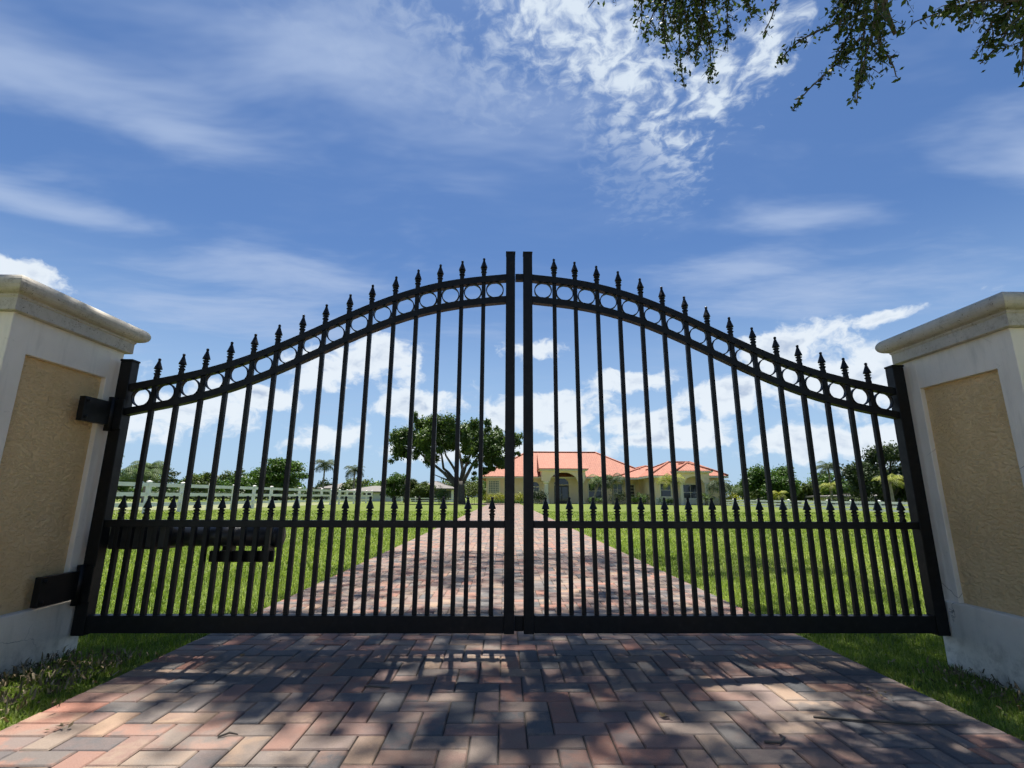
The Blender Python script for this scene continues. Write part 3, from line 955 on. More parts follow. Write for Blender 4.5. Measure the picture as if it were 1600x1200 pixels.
# arched window left of the portico
mb = MB(); vs = [(3.9, 65.95, 2.1)]
for k in range(13):
    a = math.pi * k / 12
    vs.append((3.9 + 0.62 * math.cos(a), 65.95, 2.1 + 0.62 * math.sin(a)))
mb.add(vs, [(0, i, i + 1) for i in range(1, 13)])
HP(mb, 'arched_pane', 'glass')
window(3.3, 4.5, 0.6, 2.05, 66, 1, 2)
# wing bay with columns and a blind arch
arch_block(20.0, 23.6, 57.6, 58.0, 0, 3.55, 20.75, 22.85, 2.45, 3.2, 'bay_arch', 'wall')
HP(MB().box(20.0, 20.3, 58.0, 59, 2.45, 3.55).box(23.3, 23.6, 58.0, 59, 2.45, 3.55), 'bay_side', 'wall')
for cx in (20.35, 23.25):
    HP(MB().lathe([(0.30, -0.05), (0.30, 0.25), (0.22, 0.30), (0.20, 2.15), (0.24, 2.22), (0.31, 2.44)], 14, (cx, 57.8, 0)), 'column', 'trim')
HP(MB().box(19.8, 23.8, 57.3, 59.2, 3.56, 3.72), 'bay_cornice', 'trim')
hip(19.7, 23.9, 57.2, 63, 3.82, 21.75, 21.85, 59.4, 63, 4.85, 'bay_roof', 0.1)
window(20.9, 22.7, 0.5, 2.3, 59, 2, 2)
window(18.3, 19.5, 0.9, 2.4, 59, 1, 2)
HP(MB().box(17.6, 25.4, 58.85, 58.995, 0, 0.75), 'planter_wall', 'trim')

# neighbours' houses
def neighbour(x0, x1, y0, y1, zw, zr, wallm, label, screen=False):
    root = empty('neighbour_house', ((x0 + x1) / 2, y0, 0))
    tag(root, label, 'house', 'houses of the neighbours')
    ox, oy = (x0 + x1) / 2, y0
    a, b_, c, d = x0 - ox, x1 - ox, 0, y1 - oy
    w_ = MB().box(a, b_, c, d, -0.1, zw).build('wall', M[wallm], root)
    e = 0.6
    mb = MB()
    mid = d / 2
    mb.add([(a - e, c - e, zw), (b_ + e, c - e, zw), (b_ + e, d + e, zw), (a - e, d + e, zw), (a + mid * 0.7, mid, zr), (b_ - mid * 0.7, mid, zr),
            (a - e, c - e, zw - .2), (b_ + e, c - e, zw - .2), (b_ + e, d + e, zw - .2), (a - e, d + e, zw - .2)],
           [(0, 1, 5, 4), (1, 2, 5), (2, 3, 4, 5), (3, 0, 4), (6, 7, 1, 0), (7, 8, 2, 1), (8, 9, 3, 2), (9, 6, 0, 3)])
    mb.build('roof', M['grey_roof'], root)
    n = 3 if not screen else 6
    for k in range(n):
        xa = a + (b_ - a) * (k + 0.2) / n; xb = a + (b_ - a) * (k + 0.8) / n
        if screen:
            xa = a + (b_ - a) * (k + 0.03) / n; xb = a + (b_ - a) * (k + 0.97) / n
        MB().box(xa, xb, -0.05, -0.002, 0.35 if screen else 0.9, zw - 0.3).build('window', M['screen' if screen else 'glass'], root)
neighbour(-15.0, -8.6, 82, 92, 2.1, 3.4, 'white_wall', 'low grey roofed house with dark screened porch, left of the big tree', True)
neighbour(-38.0, -32.0, 105, 114, 2.4, 3.6, 'white_wall', 'pale grey roofed house behind the left fence near the two palms')
neighbour(-26.5, -18.5, 84, 94, 1.6, 2.6, 'white_wall', 'small white walled shed beyond the far end of the left fence')
neighbour(40.5, 45.0, 57, 66, 1.05, 1.35, 'white_wall', 'low white building glimpsed behind the dark tree at right')

# ================================================================ VEGETATION
def leaf_cloud(centers, n, size, rng, shell=0.55, flat=1.0, up=0.35):
    """quads spread through ellipsoids: centers = [(x,y,z,rx,ry,rz)]"""
    cs = np.array(centers, dtype=float)
    vol = (cs[:, 3] * cs[:, 4] * cs[:, 5]) ** (2 / 3)
    idx = rng.choice(len(cs), n, p=vol / vol.sum())
    d = rng.normal(size=(n, 3)); d /= np.linalg.norm(d, axis=1)[:, None]
    r = (shell + (1 - shell) * rng.random(n)) * rng.random(n) ** 0.18
    r *= 1 + 0.18 * rng.normal(size=n)
    P = cs[idx, :3] + d * r[:, None] * cs[idx, 3:6]
    global TONE
    TONE = rng.random(len(cs))[idx]
    return leaf_quads(P, size, rng, up, d)

def leaf_quads(P, size, rng, up=0.35, outward=None, aspect=0.5):
    n = len(P)
    nr = rng.normal(size=(n, 3)); nr[:, 2] += up * 2
    if outward is not None:
        nr += outward * 0.8
    nr /= np.linalg.norm(nr, axis=1)[:, None]
    a = rng.normal(size=(n, 3)); a -= nr * (a * nr).sum(1)[:, None]; a /= np.linalg.norm(a, axis=1)[:, None]
    b_ = np.cross(nr, a)
    s = size * (0.6 + 0.8 * rng.random(n))
    A = a * s[:, None] * 0.5; B = b_ * s[:, None] * 0.5 * aspect
    V = np.empty((n, 4, 3))
    V[:, 0] = P - A; V[:, 1] = P + B * 1.0 - A * 0.0; V[:, 2] = P + A; V[:, 3] = P - B
    return V.reshape(-1, 3), np.arange(n * 4)

def cloud_mesh(name, centers, n, size, mat, rng, shell=0.5, **kw):
    V, L = leaf_cloud(centers, n, size, rng, shell, **kw)
    return np_mesh(name, V, L, 4, mat, np.clip(0.55 * TONE + 0.55 * rng.random(n) - 0.05, 0, 1))

def clumps(rng, n, rx, ry, rz, cz, r0, r1):
    out = []
    for _ in range(n):
        d = rng.normal(size=3); d /= np.linalg.norm(d)
        k = rng.random() ** 0.4
        r = rng.uniform(r0, r1)
        out.append((d[0] * rx * k, d[1] * ry * k, cz + d[2] * rz * k, r, r, r * 0.8))
    return out

def tree(name, x, y, h, w, label, mat, rng_seed, n=3000, leaf=0.35, trunk_h=None, group=None, bark='bark', lay=False, low=0.0, cat='tree'):
    rng = np.random.default_rng(rng_seed)
    root = empty(name, (x, y, GZ))
    tag(root, label, cat, group)
    trunk_h = h * 0.3 if trunk_h is None else trunk_h
    cz = (h + low + trunk_h * 0.3) / 2
    rz = (h - cz)
    cl = clumps(rng, 26, w * 0.40, w * 0.38, rz * 0.78, cz, w * 0.10, w * 0.19)
    if lay:
        cl = [(a, b_, c, r * 1.5, r * 1.5, r * 0.45) for a, b_, c, r, _, _ in cl]
    tk = MB()
    tk.tube([(0, 0, -0.1), (0.04 * w * rng.normal() * .3, 0, trunk_h * 0.6), (0, 0, trunk_h)], [0.035 * w + .05, 0.026 * w + .04, 0.022 * w + .03], 8)
    for c in cl[:9]:
        mid = Vector((c[0] * 0.45, c[1] * 0.45, trunk_h + (c[2] - trunk_h) * 0.55))
        tk.tube([(0, 0, trunk_h * 0.9), mid, (c[0], c[1], c[2])], [0.018 * w + .02, 0.012 * w + .015, 0.005 * w], 6)
    tk.build('trunk', M[bark], root)
    link('crown', cloud_mesh('crown', cl, n, leaf, M[mat], rng), root)
    return root

def bush(name, x, y, h, w, label, mat, seed, n=700, leaf=0.14, group=None, depth=None, cat='shrub'):
    rng = np.random.default_rng(seed)
    depth = depth or w
    root = empty(name, (x, y, GZ))
    tag(root, label, cat, group)
    k = max(5, int(w / max(h, 0.3) * 5))
    cl = []
    for i in range(k):
        fx = (i + 0.5) / k - 0.5
        r = h * rng.uniform(0.36, 0.5)
        cl.append((fx * w * 0.86, rng.uniform(-.3, .3) * depth, h * rng.uniform(0.42, 0.58), min(r, w * .4) * 1.1, min(r, w * .4), r))
    st = MB()
    for c in cl[:6]:
        st.tube([(c[0] * 0.94, c[1] * .5, -0.05), (c[0], c[1], c[2])], [0.03, 0.012], 5)
    st.build('stem', M['bark'], root)
    link('foliage', cloud_mesh('foliage', cl, n, leaf, M[mat], rng), root)
    return root

def palm(name, x, y, h, crown, label, seed, mat='palm_leaf', group=None, lean=(0, 0), nf=15, tr=0.11, droop=1.0):
    rng = np.random.default_rng(seed)
    root = empty(name, (x, y, GZ))
    tag(root, label, 'palm tree', group)
    tk = MB()
    pts = [(lean[0] * (k / 6) ** 1.6, lean[1] * (k / 6) ** 1.6, h * k / 6 - (0.1 if k == 0 else 0)) for k in range(7)]
    tk.tube(pts, [tr * 1.35, tr * 1.1, tr, tr * .95, tr * .9, tr * .85, tr * .9], 8)
    tk.build('trunk', M['palm_trunk'], root)
    top = np.array(pts[-1])
    V = []; rr = []
    for f in range(nf):
        az_ = 2 * math.pi * (f + rng.random() * .6) / nf
        e0 = rng.uniform(0.05, 1.25)
        L = crown * rng.uniform(0.85, 1.1)
        d = np.array([math.cos(az_), math.sin(az_), 0])
        side = np.array([-math.sin(az_), math.cos(az_), 0])
        P = top.copy()
        segs = 14
        ang = e0
        tone = rng.random()
        for s in range(segs):
            tdir = d * math.cos(ang) + np.array([0, 0, math.sin(ang)])
            P2 = P + tdir * L / segs
            wl = L * 0.34 * math.sin(math.pi * min(1, (s + 1.2) / (segs + 0.6))) + 0.04
            for sg in (-1, 1):
                tip = P + tdir * wl * 0.45 + side * sg * wl * 0.8 + np.array([0, 0, -wl * 0.45 * droop])
                V += [P, P + tdir * L / segs * 0.55, tip, tip - tdir * 0.02]
                rr.append(min(1, max(0, tone * .6 + .4 * rng.random())))
            V += [P - side * 0.02, P + side * 0.02, P2 + side * 0.015, P2 - side * 0.015]; rr.append(0.8)
            P = P2
            ang -= (0.10 + 0.05 * s / segs * 3) * droop
    V = np.array(V)
    link('crown', np_mesh('crown', V, np.arange(len(V)), 4, M[mat], np.array(rr)), root)
    return root

# ---- the big spreading tree left of the house
def big_tree():
    rng = np.random.default_rng(5)
    Y = 58.0; k = 0.01375; kz = 0.0134
    root = empty('spreading_tree', (-5.0, Y, GZ))
    tag(root, 'big spreading tree with bare forking limbs, left of the house', 'tree')
    BL_ = [(340, 430, 85), (330, 530, 65), (530, 310, 85), (460, 420, 70), (560, 430, 90), (700, 320, 75), (680, 450, 75), (780, 350, 85), (900, 340, 80), (900, 450, 80),
           (1000, 400, 85), (1060, 330, 40), (1100, 450, 85), (1130, 540, 75), (1170, 430, 70), (1150, 630, 55), (980, 510, 60), (1250, 500, 65), (1310, 430, 48), (1330, 560, 28),
           (1335, 400, 36), (560, 545, 48), (620, 390, 60), (1010, 600, 32), (400, 380, 60), (840, 400, 60), (1200, 600, 40), (1110, 690, 30), (460, 570, 36), (700, 550, 48), (610, 590, 40), (920, 550, 55), (1060, 560, 60), (1090, 640, 48), (1180, 660, 40), (780, 480, 60), (500, 500, 60), (390, 480, 70), (1010, 480, 70), (660, 380, 70), (960, 330, 60), (620, 300, 60), (400, 560, 50), (1080, 700, 38), (1000, 660, 34), (560, 610, 42), (910, 620, 36), (960, 720, 26), (300, 600, 28), (1150, 360, 40), (480, 280, 40)]
    cl = []
    for (cx, cy, r) in BL_:
        for dpt in range(3):
            dy_ = rng.uniform(-1, 1) * 4.2 * max(0.35, 1 - abs(cx - 800) / 800)
            rr_ = r * k * rng.uniform(0.85, 1.25)
            cl.append(((cx - 855) * k + rng.normal() * .25, dy_, (992 - cy) * kz + rng.normal() * .2, rr_, rr_, rr_ * 0.85))
    P = lambda cx, cy, dy_=0: ((cx - 855) * k, dy_, (992 - cy) * kz)
    tk = MB()
    tk.tube([P(858, 1000), P(855, 930), P(850, 850), P(848, 800)], [0.62, 0.45, 0.46, 0.40], 12)
    limbs = [([(850, 860), (775, 800), (715, 735), (600, 640), (480, 545)], 0.27, -0.6), ([(830, 830), (740, 725), (700, 690), (680, 580), (650, 470)], 0.22, 0.8),
             ([(850, 830), (800, 700), (730, 590), (700, 480)], 0.20, -1.5), ([(850, 820), (862, 700), (830, 560), (790, 400)], 0.24, 1.6),
             ([(860, 830), (905, 745), (960, 640), (1050, 605), (1170, 560)], 0.24, -0.8), ([(855, 820), (885, 680), (935, 540), (1010, 420)], 0.21, 1.0),
             ([(770, 800), (700, 775), (630, 745)], 0.11, -1.0), ([(960, 640), (1010, 560), (1100, 460)], 0.12, -1.4), ([(600, 640), (560, 560), (540, 400)], 0.12, -1.0),
             ([(930, 545), (890, 480), (900, 380)], 0.10, 1.6), ([(1050, 605), (1200, 560), (1310, 450)], 0.09, -1.2), ([(480, 545), (400, 490), (340, 450)], 0.10, -0.8)]
    for pts, r, dd in limbs:
        n_ = len(pts)
        tk.tube([P(a, b_, dd * i / (n_ - 1)) for i, (a, b_) in enumerate(pts)], [r * (1 - 0.7 * i / (n_ - 1)) for i in range(n_)], 8)
    tk.build('trunk', M['bark'], root)
    link('crown', cloud_mesh('crown', cl, 60000, 0.30, M['leaf_ficus'], rng, shell=0.25), root)
big_tree()

# ---- other trees; x from the photograph's bearing times distance
LT = 'trees on the left skyline'
HUE = {'leaf_olive': 'olive', 'leaf_mid': 'mid green', 'leaf_dark': 'dark green'}
ORD = ['leftmost', 'second', 'third', 'fourth', 'fifth', 'sixth', 'seventh', 'eighth', 'ninth', 'tenth', 'eleventh', 'rightmost']
tree('layered_tree', -33.5, 75, 7.0, 8.8, 'broad layered green tree behind the left fence', 'leaf_mid', 21, 15000, 0.36, 1.6, LT, lay=True)
palm('royal_palm', -32.2, 90, 6.2, 2.6, 'taller of the two dark palms behind the left fence', 31, 'palm_dark', 'two dark palms on the left skyline', nf=34, tr=0.16)
palm('royal_palm', -27.4, 92, 5.4, 2.5, 'shorter of the two dark palms behind the left fence', 32, 'palm_dark', 'two dark palms on the left skyline', nf=34, tr=0.16)
tree('leafy_tree', -17.0, 78, 5.0, 5.2, 'dark green leafy tree between the palms and the big tree', 'leaf_mid', 22, 8000, 0.32, 0.8, LT)
tree('leafy_tree', -13.2, 80, 4.0, 5.6, 'low olive green tree just left of the big tree', 'leaf_olive', 23, 8000, 0.30, 0.7, LT)
tree('feathery_tree', -13.8, 70, 4.1, 1.9, 'thin feathery conifer standing left of the big trunk', 'leaf_dark', 24, 900, 0.22, 1.2, LT)
palm('fan_palm', -33.5, 42, 3.6, 1.9, 'leftmost bushy palm beside the left pillar', 33, 'palm_leaf', 'bushy palms by the left pillar', nf=44, tr=0.14)
palm('fan_palm', -31.0, 44, 3.0, 2.0, 'bushy palm behind the first posts of the left fence', 34, 'palm_leaf', 'bushy palms by the left pillar', nf=44, tr=0.14)
palm('fan_palm', -28.6, 40, 2.4, 1.8, 'low bushy palm nearest the first white fence posts', 35, 'palm_leaf', 'bushy palms by the left pillar', nf=44, tr=0.14)
tree('pine_tree', -56.0, 84, 6.4, 5.0, 'sparse tall pine above the left fence', 'leaf_dark', 25, 1300, 0.35, 3.2, LT, lay=True)
for i, (x, y, h, w, mt) in enumerate(sorted([(-52, 86, 5.0, 7, 'leaf_olive'), (-48, 90, 5.6, 8, 'leaf_olive'), (-44, 84, 4.2, 7, 'leaf_mid'), (-41, 95, 4.6, 7, 'leaf_dark'), (-62, 80, 4.6, 8, 'leaf_mid'),
                                      (-38.5, 88, 3.8, 6, 'leaf_olive'), (-24.5, 100, 3.6, 8, 'leaf_mid'), (-70, 86, 5, 9, 'leaf_olive'), (-20, 104, 4.0, 8, 'leaf_dark'), (-8.0, 98, 4.2, 9, 'leaf_dark'),
                                      (-57, 96, 5.2, 9, 'leaf_mid'), (-31, 104, 3.6, 8, 'leaf_olive')], key=lambda q: q[0] / q[1])):
    tree('background_tree', x, y, h, w, ORD[i] + ' %s tree of the belt planted beyond the left fence' % HUE[mt], mt, 100 + i, 4500, 0.42, 1.0, 'tree belt beyond the left paddock')
RT = 'trees on the right skyline'
tree('round_tree', 29.9, 55, 4.55, 7.2, 'round bright green tree right of the house', 'leaf_mid', 41, 24000, 0.26, 0.5, RT, low=0.0)
tree('dark_tree', 38.5, 50, 6.2, 9.0, 'large dark tree beside the right pillar', 'leaf_dark', 42, 28000, 0.28, 0.9, RT, bark='bark_dark')
palm('coconut_palm', 39.8, 61, 4.4, 2.2, 'tall palm between the round tree and the dark tree', 51, 'palm_dark', RT, nf=26, tr=0.12)
palm('short_palm', 38.4, 59, 2.2, 1.5, 'short pale palm under the tall right palm', 52, 'palm_yellow', RT, nf=14, tr=0.10)
palm('yellow_palm', 35.6, 46, 2.4, 1.7, 'yellowish palm in front of the large dark tree', 53, 'palm_yellow', RT, nf=14, tr=0.13)
palm('garden_palm', 27.5, 60, 1.9, 2.1, 'palm just past the right end of the house', 54, 'palm_leaf', RT, nf=16, tr=0.11)
palm('young_palm', 27.3, 50, 1.1, 1.2, 'young palm growing in front of the round green tree', 55, 'palm_yellow', RT, nf=14, tr=0.10)
for i, (x, y, h, w, mt) in enumerate(sorted([(36, 88, 4.6, 8, 'leaf_dark'), (44, 84, 4.2, 8, 'leaf_olive'), (52, 80, 4.6, 9, 'leaf_mid'), (31, 92, 5.2, 8, 'leaf_dark'), (60, 78, 5, 9, 'leaf_olive'), (41, 70, 3.2, 6, 'leaf_olive'), (35, 68, 2.8, 5, 'leaf_olive')], key=lambda q: q[0] / q[1])):
    tree('background_tree', x, y, h, w, ORD[i] + ' %s tree of the belt beyond the right lawn' % HUE[mt], mt, 140 + i, 4500, 0.42, 0.9, 'tree belt beyond the right lawn')
for i in range(34):                     # the far skyline, out to both sides
    a = -1.15 + 2.3 * (i + 0.5) / 34
    d = 135 + 18 * math.sin(i * 2.3)
    tree('skyline_tree', d * math.tan(a) * 0.9, d, 4.6 + 1.3 * math.sin(i * 1.7), 13, 'low far tree on the horizon line', ['leaf_olive', 'leaf_mid', 'leaf_dark'][i % 3], 200 + i, 2600, 0.75, 1.0, 'far trees on the horizon')

# ---- planting round the house
HG = 'palms planted along the house'
palm('house_palm', 10.6, 60.5, 2.7, 2.0, 'leaning palm just right of the arched entry', 61, 'palm_leaf', HG, lean=(0.9, 0), nf=24)
palm('house_palm', 12.9, 60.0, 2.8, 2.1, 'upright palm in front of the recessed house windows', 62, 'palm_dark', HG, nf=26)
palm('house_palm', 19.2, 56.5, 2.6, 2.0, 'palm in front of the left half of the right wing', 63, 'palm_yellow', HG, lean=(-0.4, 0), nf=16)
palm('house_palm', 24.0, 56.0, 2.2, 1.9, 'palm at the right corner of the right wing', 64, 'palm_dark', HG, nf=26)
bush('ball_shrub', 4.3, 62.0, 2.0, 1.5, 'dark rounded shrub left of the entry columns', 'leaf_dark', 71, 900, 0.16)
bush('yellow_hedge', -1.0, 63.9, 1.55, 3.2, 'yellow green hedge under the glass block window', 'leaf_yellow', 72, 1400, 0.14, depth=0.8, cat='hedge')
bush('yellow_hedge', 2.2, 63.9, 1.55, 2.0, 'short yellow green hedge at the end of the drive', 'leaf_yellow', 73, 1000, 0.14, depth=0.8, cat='hedge')
bush('front_hedge', 0.6, 62.9, 0.55, 5.6, 'low green hedge edging the forecourt', 'leaf_mid', 74, 1400, 0.12, depth=0.6, cat='hedge')
bush('variegated_shrub', -3.7, 62.5, 3.2, 2.0, 'tall mottled shrub between the big trunk and the house', 'leaf_olive', 75, 1300, 0.18)
bush('green_shrub', -7.2, 58.5, 2.2, 1.3, 'bright green shrub against the left of the big trunk', 'leaf_mid', 76, 900, 0.16)
bush('dark_shrub', 14.0, 62.5, 1.9, 1.8, 'dark clipped shrub right of the upright house palm', 'leaf_dark', 77, 900, 0.15)
bush('tiered_shrub', 16.0, 62.5, 1.1, 1.2, 'low tiered shrub before the recessed house wall', 'leaf_mid', 78, 700, 0.13)
bush('corner_shrub', 16.6, 60.4, 1.5, 1.4, 'green shrub in the corner beside the right wing', 'leaf_mid', 79, 800, 0.14)
palm('sago_palm', 22.4, 56.0, 0.7, 1.3, 'low dark spiky palm before the bay window of the wing', 65, 'palm_leaf', HG, nf=22, tr=0.16, droop=0.6)
bush('foundation_shrub', 11.6, 64.5, 1.0, 2.2, 'low green shrub under the window right of the entry', 'leaf_mid', 83, 900, 0.14)
bush('foundation_shrub', 18.6, 57.6, 0.9, 1.8, 'low green shrub at the left foot of the right wing', 'leaf_mid', 84, 800, 0.13)
bush('paddock_hedge', -47.0, 72.0, 1.7, 52.0, 'long dark hedge closing off the paddock behind the left fence', 'leaf_dark', 85, 9000, 0.30, depth=1.2, cat='hedge')
bush('croton_shrub', 25.2, 56.3, 1.5, 2.2, 'yellow green croton at the right corner of the house', 'leaf_yellow', 80, 1000, 0.18)
bush('low_hedge', 30.0, 58.5, 1.0, 5.5, 'low dark hedge between the house and the round tree', 'leaf_dark', 81, 1300, 0.15, depth=0.8, cat='hedge')
bush('back_hedge', 41.0, 55.5, 1.3, 12.0, 'long low hedge behind the right fence', 'leaf_dark', 82, 2200, 0.18, depth=1.0, cat='hedge')

# ================================================================ THE TREE OVERHEAD
def overhead_tree():
    rng = np.random.default_rng(77)
    root = empty('shade_tree', (6.8, -3.2, GZ))
    tag(root, 'small leaved shade tree whose drooping branch ends hang into the top right', 'tree')
    o = np.array([6.8, -3.2, GZ])
    F_ = np.array(_f); R_ = np.array(_r2); U_ = np.array(_u2)
    def in_view(p, mg=40):
        v = p - np.array([0, 0, CAM_H]); D = v @ F_
        if D < 0.1:
            return False
        px = 800 + 772 * (v @ R_) / D; py = 600 - 772 * (v @ U_) / D
        return -mg < px < 1600 + mg and -mg < py < 1300
    kk = 1 / math.tan(SUN_EL)
    kx = kk * math.sin(SUN_AZ); ky = kk * math.cos(SUN_AZ)
    # the crown above the frame: where it stands decides where its shade falls
    clus = []
    # gaps in the crown, given by the sun patches they make on the ground
    gaps = [(-0.55, 1.93, 0.20, 0.13), (-0.80, 2.00, 0.16, 0.10), (-1.75, 2.02, 0.75, 0.36), (-1.25, 1.75, 0.55, 0.22), (0.62, 1.95, 0.18, 0.12), (1.35, 2.20, 0.32, 0.13),
            (1.62, 2.02, 0.26, 0.14), (1.08, 2.35, 0.20, 0.10), (0.85, 2.06, 0.16, 0.09), (0.22, 2.86, 0.26, 0.10), (-1.35, 2.62, 0.22, 0.07), (-0.3, 2.9, 0.12, 0.06), (1.15, 2.55, 0.2, 0.07),
            (-2.3, 2.45, 0.3, 0.2), (-2.1, 1.6, 0.5, 0.4), (0.2, 1.72, 0.2, 0.1), (1.9, 1.7, 0.3, 0.2), (-0.15, 2.15, 0.1, 0.06)]
    def shade_density(x, y):
        for (gx_, gy_, ra, rb_) in gaps:
            if ((x - gx_) / (ra + 0.05)) ** 2 + ((y - gy_) / (rb_ + 0.05)) ** 2 < 1:
                return 0.22 if ra > 0.4 else 0.0
        if 1.2 < y < 3.9: return 1.0
        if 3.9 <= y < 6.0: return 0.30
        return 0.42
    pts_ = [(x, y) for x in np.arange(-3.0, 3.6, 0.26) for y in np.arange(1.3, 3.9, 0.26)] * 2
    pts_ += [(x, y) for x in np.arange(-1.7, 4.4, 0.36) for y in np.arange(3.9, 7.9, 0.36)] * 2
    for (x, y) in pts_:
        x += rng.uniform(-.13, .13); y += rng.uniform(-.13, .13)
        if rng.random() > shade_density(x, y):
            continue
        for z in np.arange(9.5 + rng.random() * 2.2, 21, 0.5):
            p = np.array([x + kx * z, y + ky * z, z])
            if not in_view(p, 90):
                break
        else:
            continue
        dz_ = rng.random() * 1.2
        clus.append(p + np.array([kx, ky, 1.0]) * dz_)
    clus = np.array(clus)
    per = 44
    P = np.repeat(clus, per, axis=0) + rng.normal(size=(len(clus) * per, 3)) * np.array([0.16, 0.16, 0.13])
    V, L = leaf_quads(P - o, 0.115, rng, 0.5, None, 0.55)
    # drooping sprays that hang into the picture
    spr = []
    tw = MB()
    def ray_pt(px, py, dist):
        d = F_ + R_ * (px - 800) / 772 - U_ * (py - 600) / 772
        d /= np.linalg.norm(d)
        return np.array([0, 0, CAM_H]) + d * dist
    def spray(px0, py0, px1, py1, dist, n_side, width, dens):
        """one drooping branch end with side twigs; returns leaf points"""
        a = ray_pt(px0, py0, dist + rng.uniform(-.3, .5)); b_ = ray_pt(px1, py1, dist + rng.uniform(-.2, .2))
        ctrl = []
        for k in range(9):
            f = k / 8
            q = a * (1 - f) + b_ * f + np.array([0.03 * math.sin(f * 6 + px0), 0, 0.06 * math.sin(math.pi * f)])
            ctrl.append(q)
        tw.tube([tuple(q - o) for q in ctrl], [0.009 * (1 - 0.8 * k / 8) + 0.0015 for k in range(9)], 5)
        for s in range(n_side):
            f = rng.uniform(0.02, 1.0)
            i = min(7, int(f * 8)); g = f * 8 - i
            p0 = ctrl[i] * (1 - g) + ctrl[i + 1] * g
            L_ = width * (1.05 - 0.72 * f) * rng.uniform(0.4, 1.1)
            d = rng.normal(size=3); d[2] -= 0.75; d += (b_ - a) / np.linalg.norm(b_ - a) * 0.7
            d /= np.linalg.norm(d)
            p1 = p0 + d * L_ * 0.5; p2 = p0 + d * L_ + np.array([0, 0, -0.18 * L_])
            tw.tube([tuple(p0 - o), tuple(p1 - o), tuple(p2 - o)], [0.0034, 0.0024, 0.001], 4, False)
            m_ = max(4, int(L_ * dens * 1.25))
            for q in range(m_):
                g2 = (q + rng.random()) / m_
                pt = p0 * (1 - g2) ** 2 + 2 * p1 * g2 * (1 - g2) + p2 * g2 ** 2
                spr.append(pt + rng.normal(size=3) * 0.016)
        for q in range(int(np.linalg.norm(b_ - a) * dens * 1.1)):
            f = rng.random() ** 0.8
            i = min(7, int(f * 8)); g = f * 8 - i
            spr.append(ctrl[i] * (1 - g) + ctrl[i + 1] * g + rng.normal(size=3) * 0.016)
    D0 = 5.2
    # first cluster
    spray(985, -60, 925, 12, D0, 16, 0.22, 52)
    for (a, b_, c, d) in [(1060, -110, 1010, 60), (1075, -110, 1065, 125), (1090, -110, 1108, 128), (1050, -110, 1040, 90), (1110, -110, 1140, 60), (1040, -120, 1075, 85), (1090, -120, 1085, 95), (1130, -110, 1180, 28), (1020, -120, 995, 45), (1100, -120, 1125, 40), (1055, -90, 1060, 50), (1085, -90, 1100, 55)]:
        spray(a, b_, c, d, D0, 34, 0.34, 58)
    spray(1235, -50, 1192, 55, D0, 9, 0.14, 48)
    # second cluster
    for (a, b_, c, d) in [(1385, -60, 1330, 150), (1380, -60, 1300, 110), (1375, -60, 1345, 165), (1370, -60, 1310, 60), (1390, -50, 1375, 95), (1345, -60, 1320, 40)]:
        spray(a, b_, c, d, 4.6, 26, 0.26, 58)
    spray(1345, 20, 1215, 99, 4.6, 18, 0.13, 52)
    spray(1350, 60, 1245, 172, 4.6, 16, 0.12, 50)
    spray(1372, 40, 1394, 120, 4.6, 10, 0.12, 46)
    # third cluster
    for (a, b_, c, d) in [(1640, -60, 1540, 70), (1660, -40, 1590, 110), (1650, -60, 1500, 30), (1680, 0, 1600, 120), (1650, -60, 1560, 40), (1680, 0, 1575, 60), (1630, -70, 1470, 14)]:
        spray(a, b_, c, d, 4.3, 26, 0.26, 54)
    spray(1600, 0, 1432, 35, 4.3, 16, 0.14, 50)
    spray(1600, 40, 1536, 100, 4.3, 8, 0.10, 46)
    # bare broken twig
    q0, q1, q2 = ray_pt(1385, -70, 4.6), ray_pt(1382, 12, 4.6), ray_pt(1399, 54, 4.6)
    tw.tube([tuple(q0 - o), tuple(q1 - o), tuple(q2 - o)], [0.024, 0.018, 0.011], 7)
    tw.build('twig', M['bark_dark'], root)
    spr = np.array(spr)
    V2, L2 = leaf_quads(spr - o, 0.037, rng, 0.3, None, 0.52)
    V = np.vstack([V, V2]); L = np.concatenate([L, L2 + len(P) * 4])
    nn = len(L) // 4
    link('crown', np_mesh('crown', V, L, 4, M['leaf_oak'], rng.random(nn)), root)
    # trunk and limbs, behind and right of the camera
    tk = MB()
    tk.tube([(0, 0, -0.2), (0.05, 0.1, 1.2), (-0.1, 0.25, 2.8), (-0.35, 0.5, 4.4)], [0.55, 0.42, 0.38, 0.33], 14)
    hub = np.array([-0.35, 0.5, 4.3])
    targets = [(-5.2, 6.4, 6.6), (-4.2, 7.2, 5.9), (-2.8, 6.9, 5.8), (-8, 3, 9.5), (-6, 7.0, 12), (-3.5, 9.5, 14.5), (0.5, 4.0, 11), (4.0, -2, 9), (-3, -4, 10), (1, -5, 9), (-10.5, 2.0, 9.5), (-5.5, 11.5, 15.0), (-0.5, 7.5, 13.5)]
    for tg in targets:
        tg = np.array(tg, float)
        ps = []
        clear = True
        for k in range(8):
            f = k / 7
            arc = np.array([0, 0, 1.8 * math.sin(math.pi * f) if tg[2] < 8 else 2.2 * math.sin(math.pi * f)])
            back = np.array([0.8, -1.2, 0]) * math.sin(math.pi * f)
            ps.append(hub * (1 - f) + tg * f + arc + back)
        ps = [q for q in ps if not in_view(q + o, 60)]
        if len(ps) > 2:
            n_ = len(ps)
            tk.tube([tuple(q) for q in ps], [0.20 * (1 - 0.85 * i / (n_ - 1)) + 0.012 for i in range(n_)], 8)
    tk.build('trunk', M['bark_dark'], root)
overhead_tree()

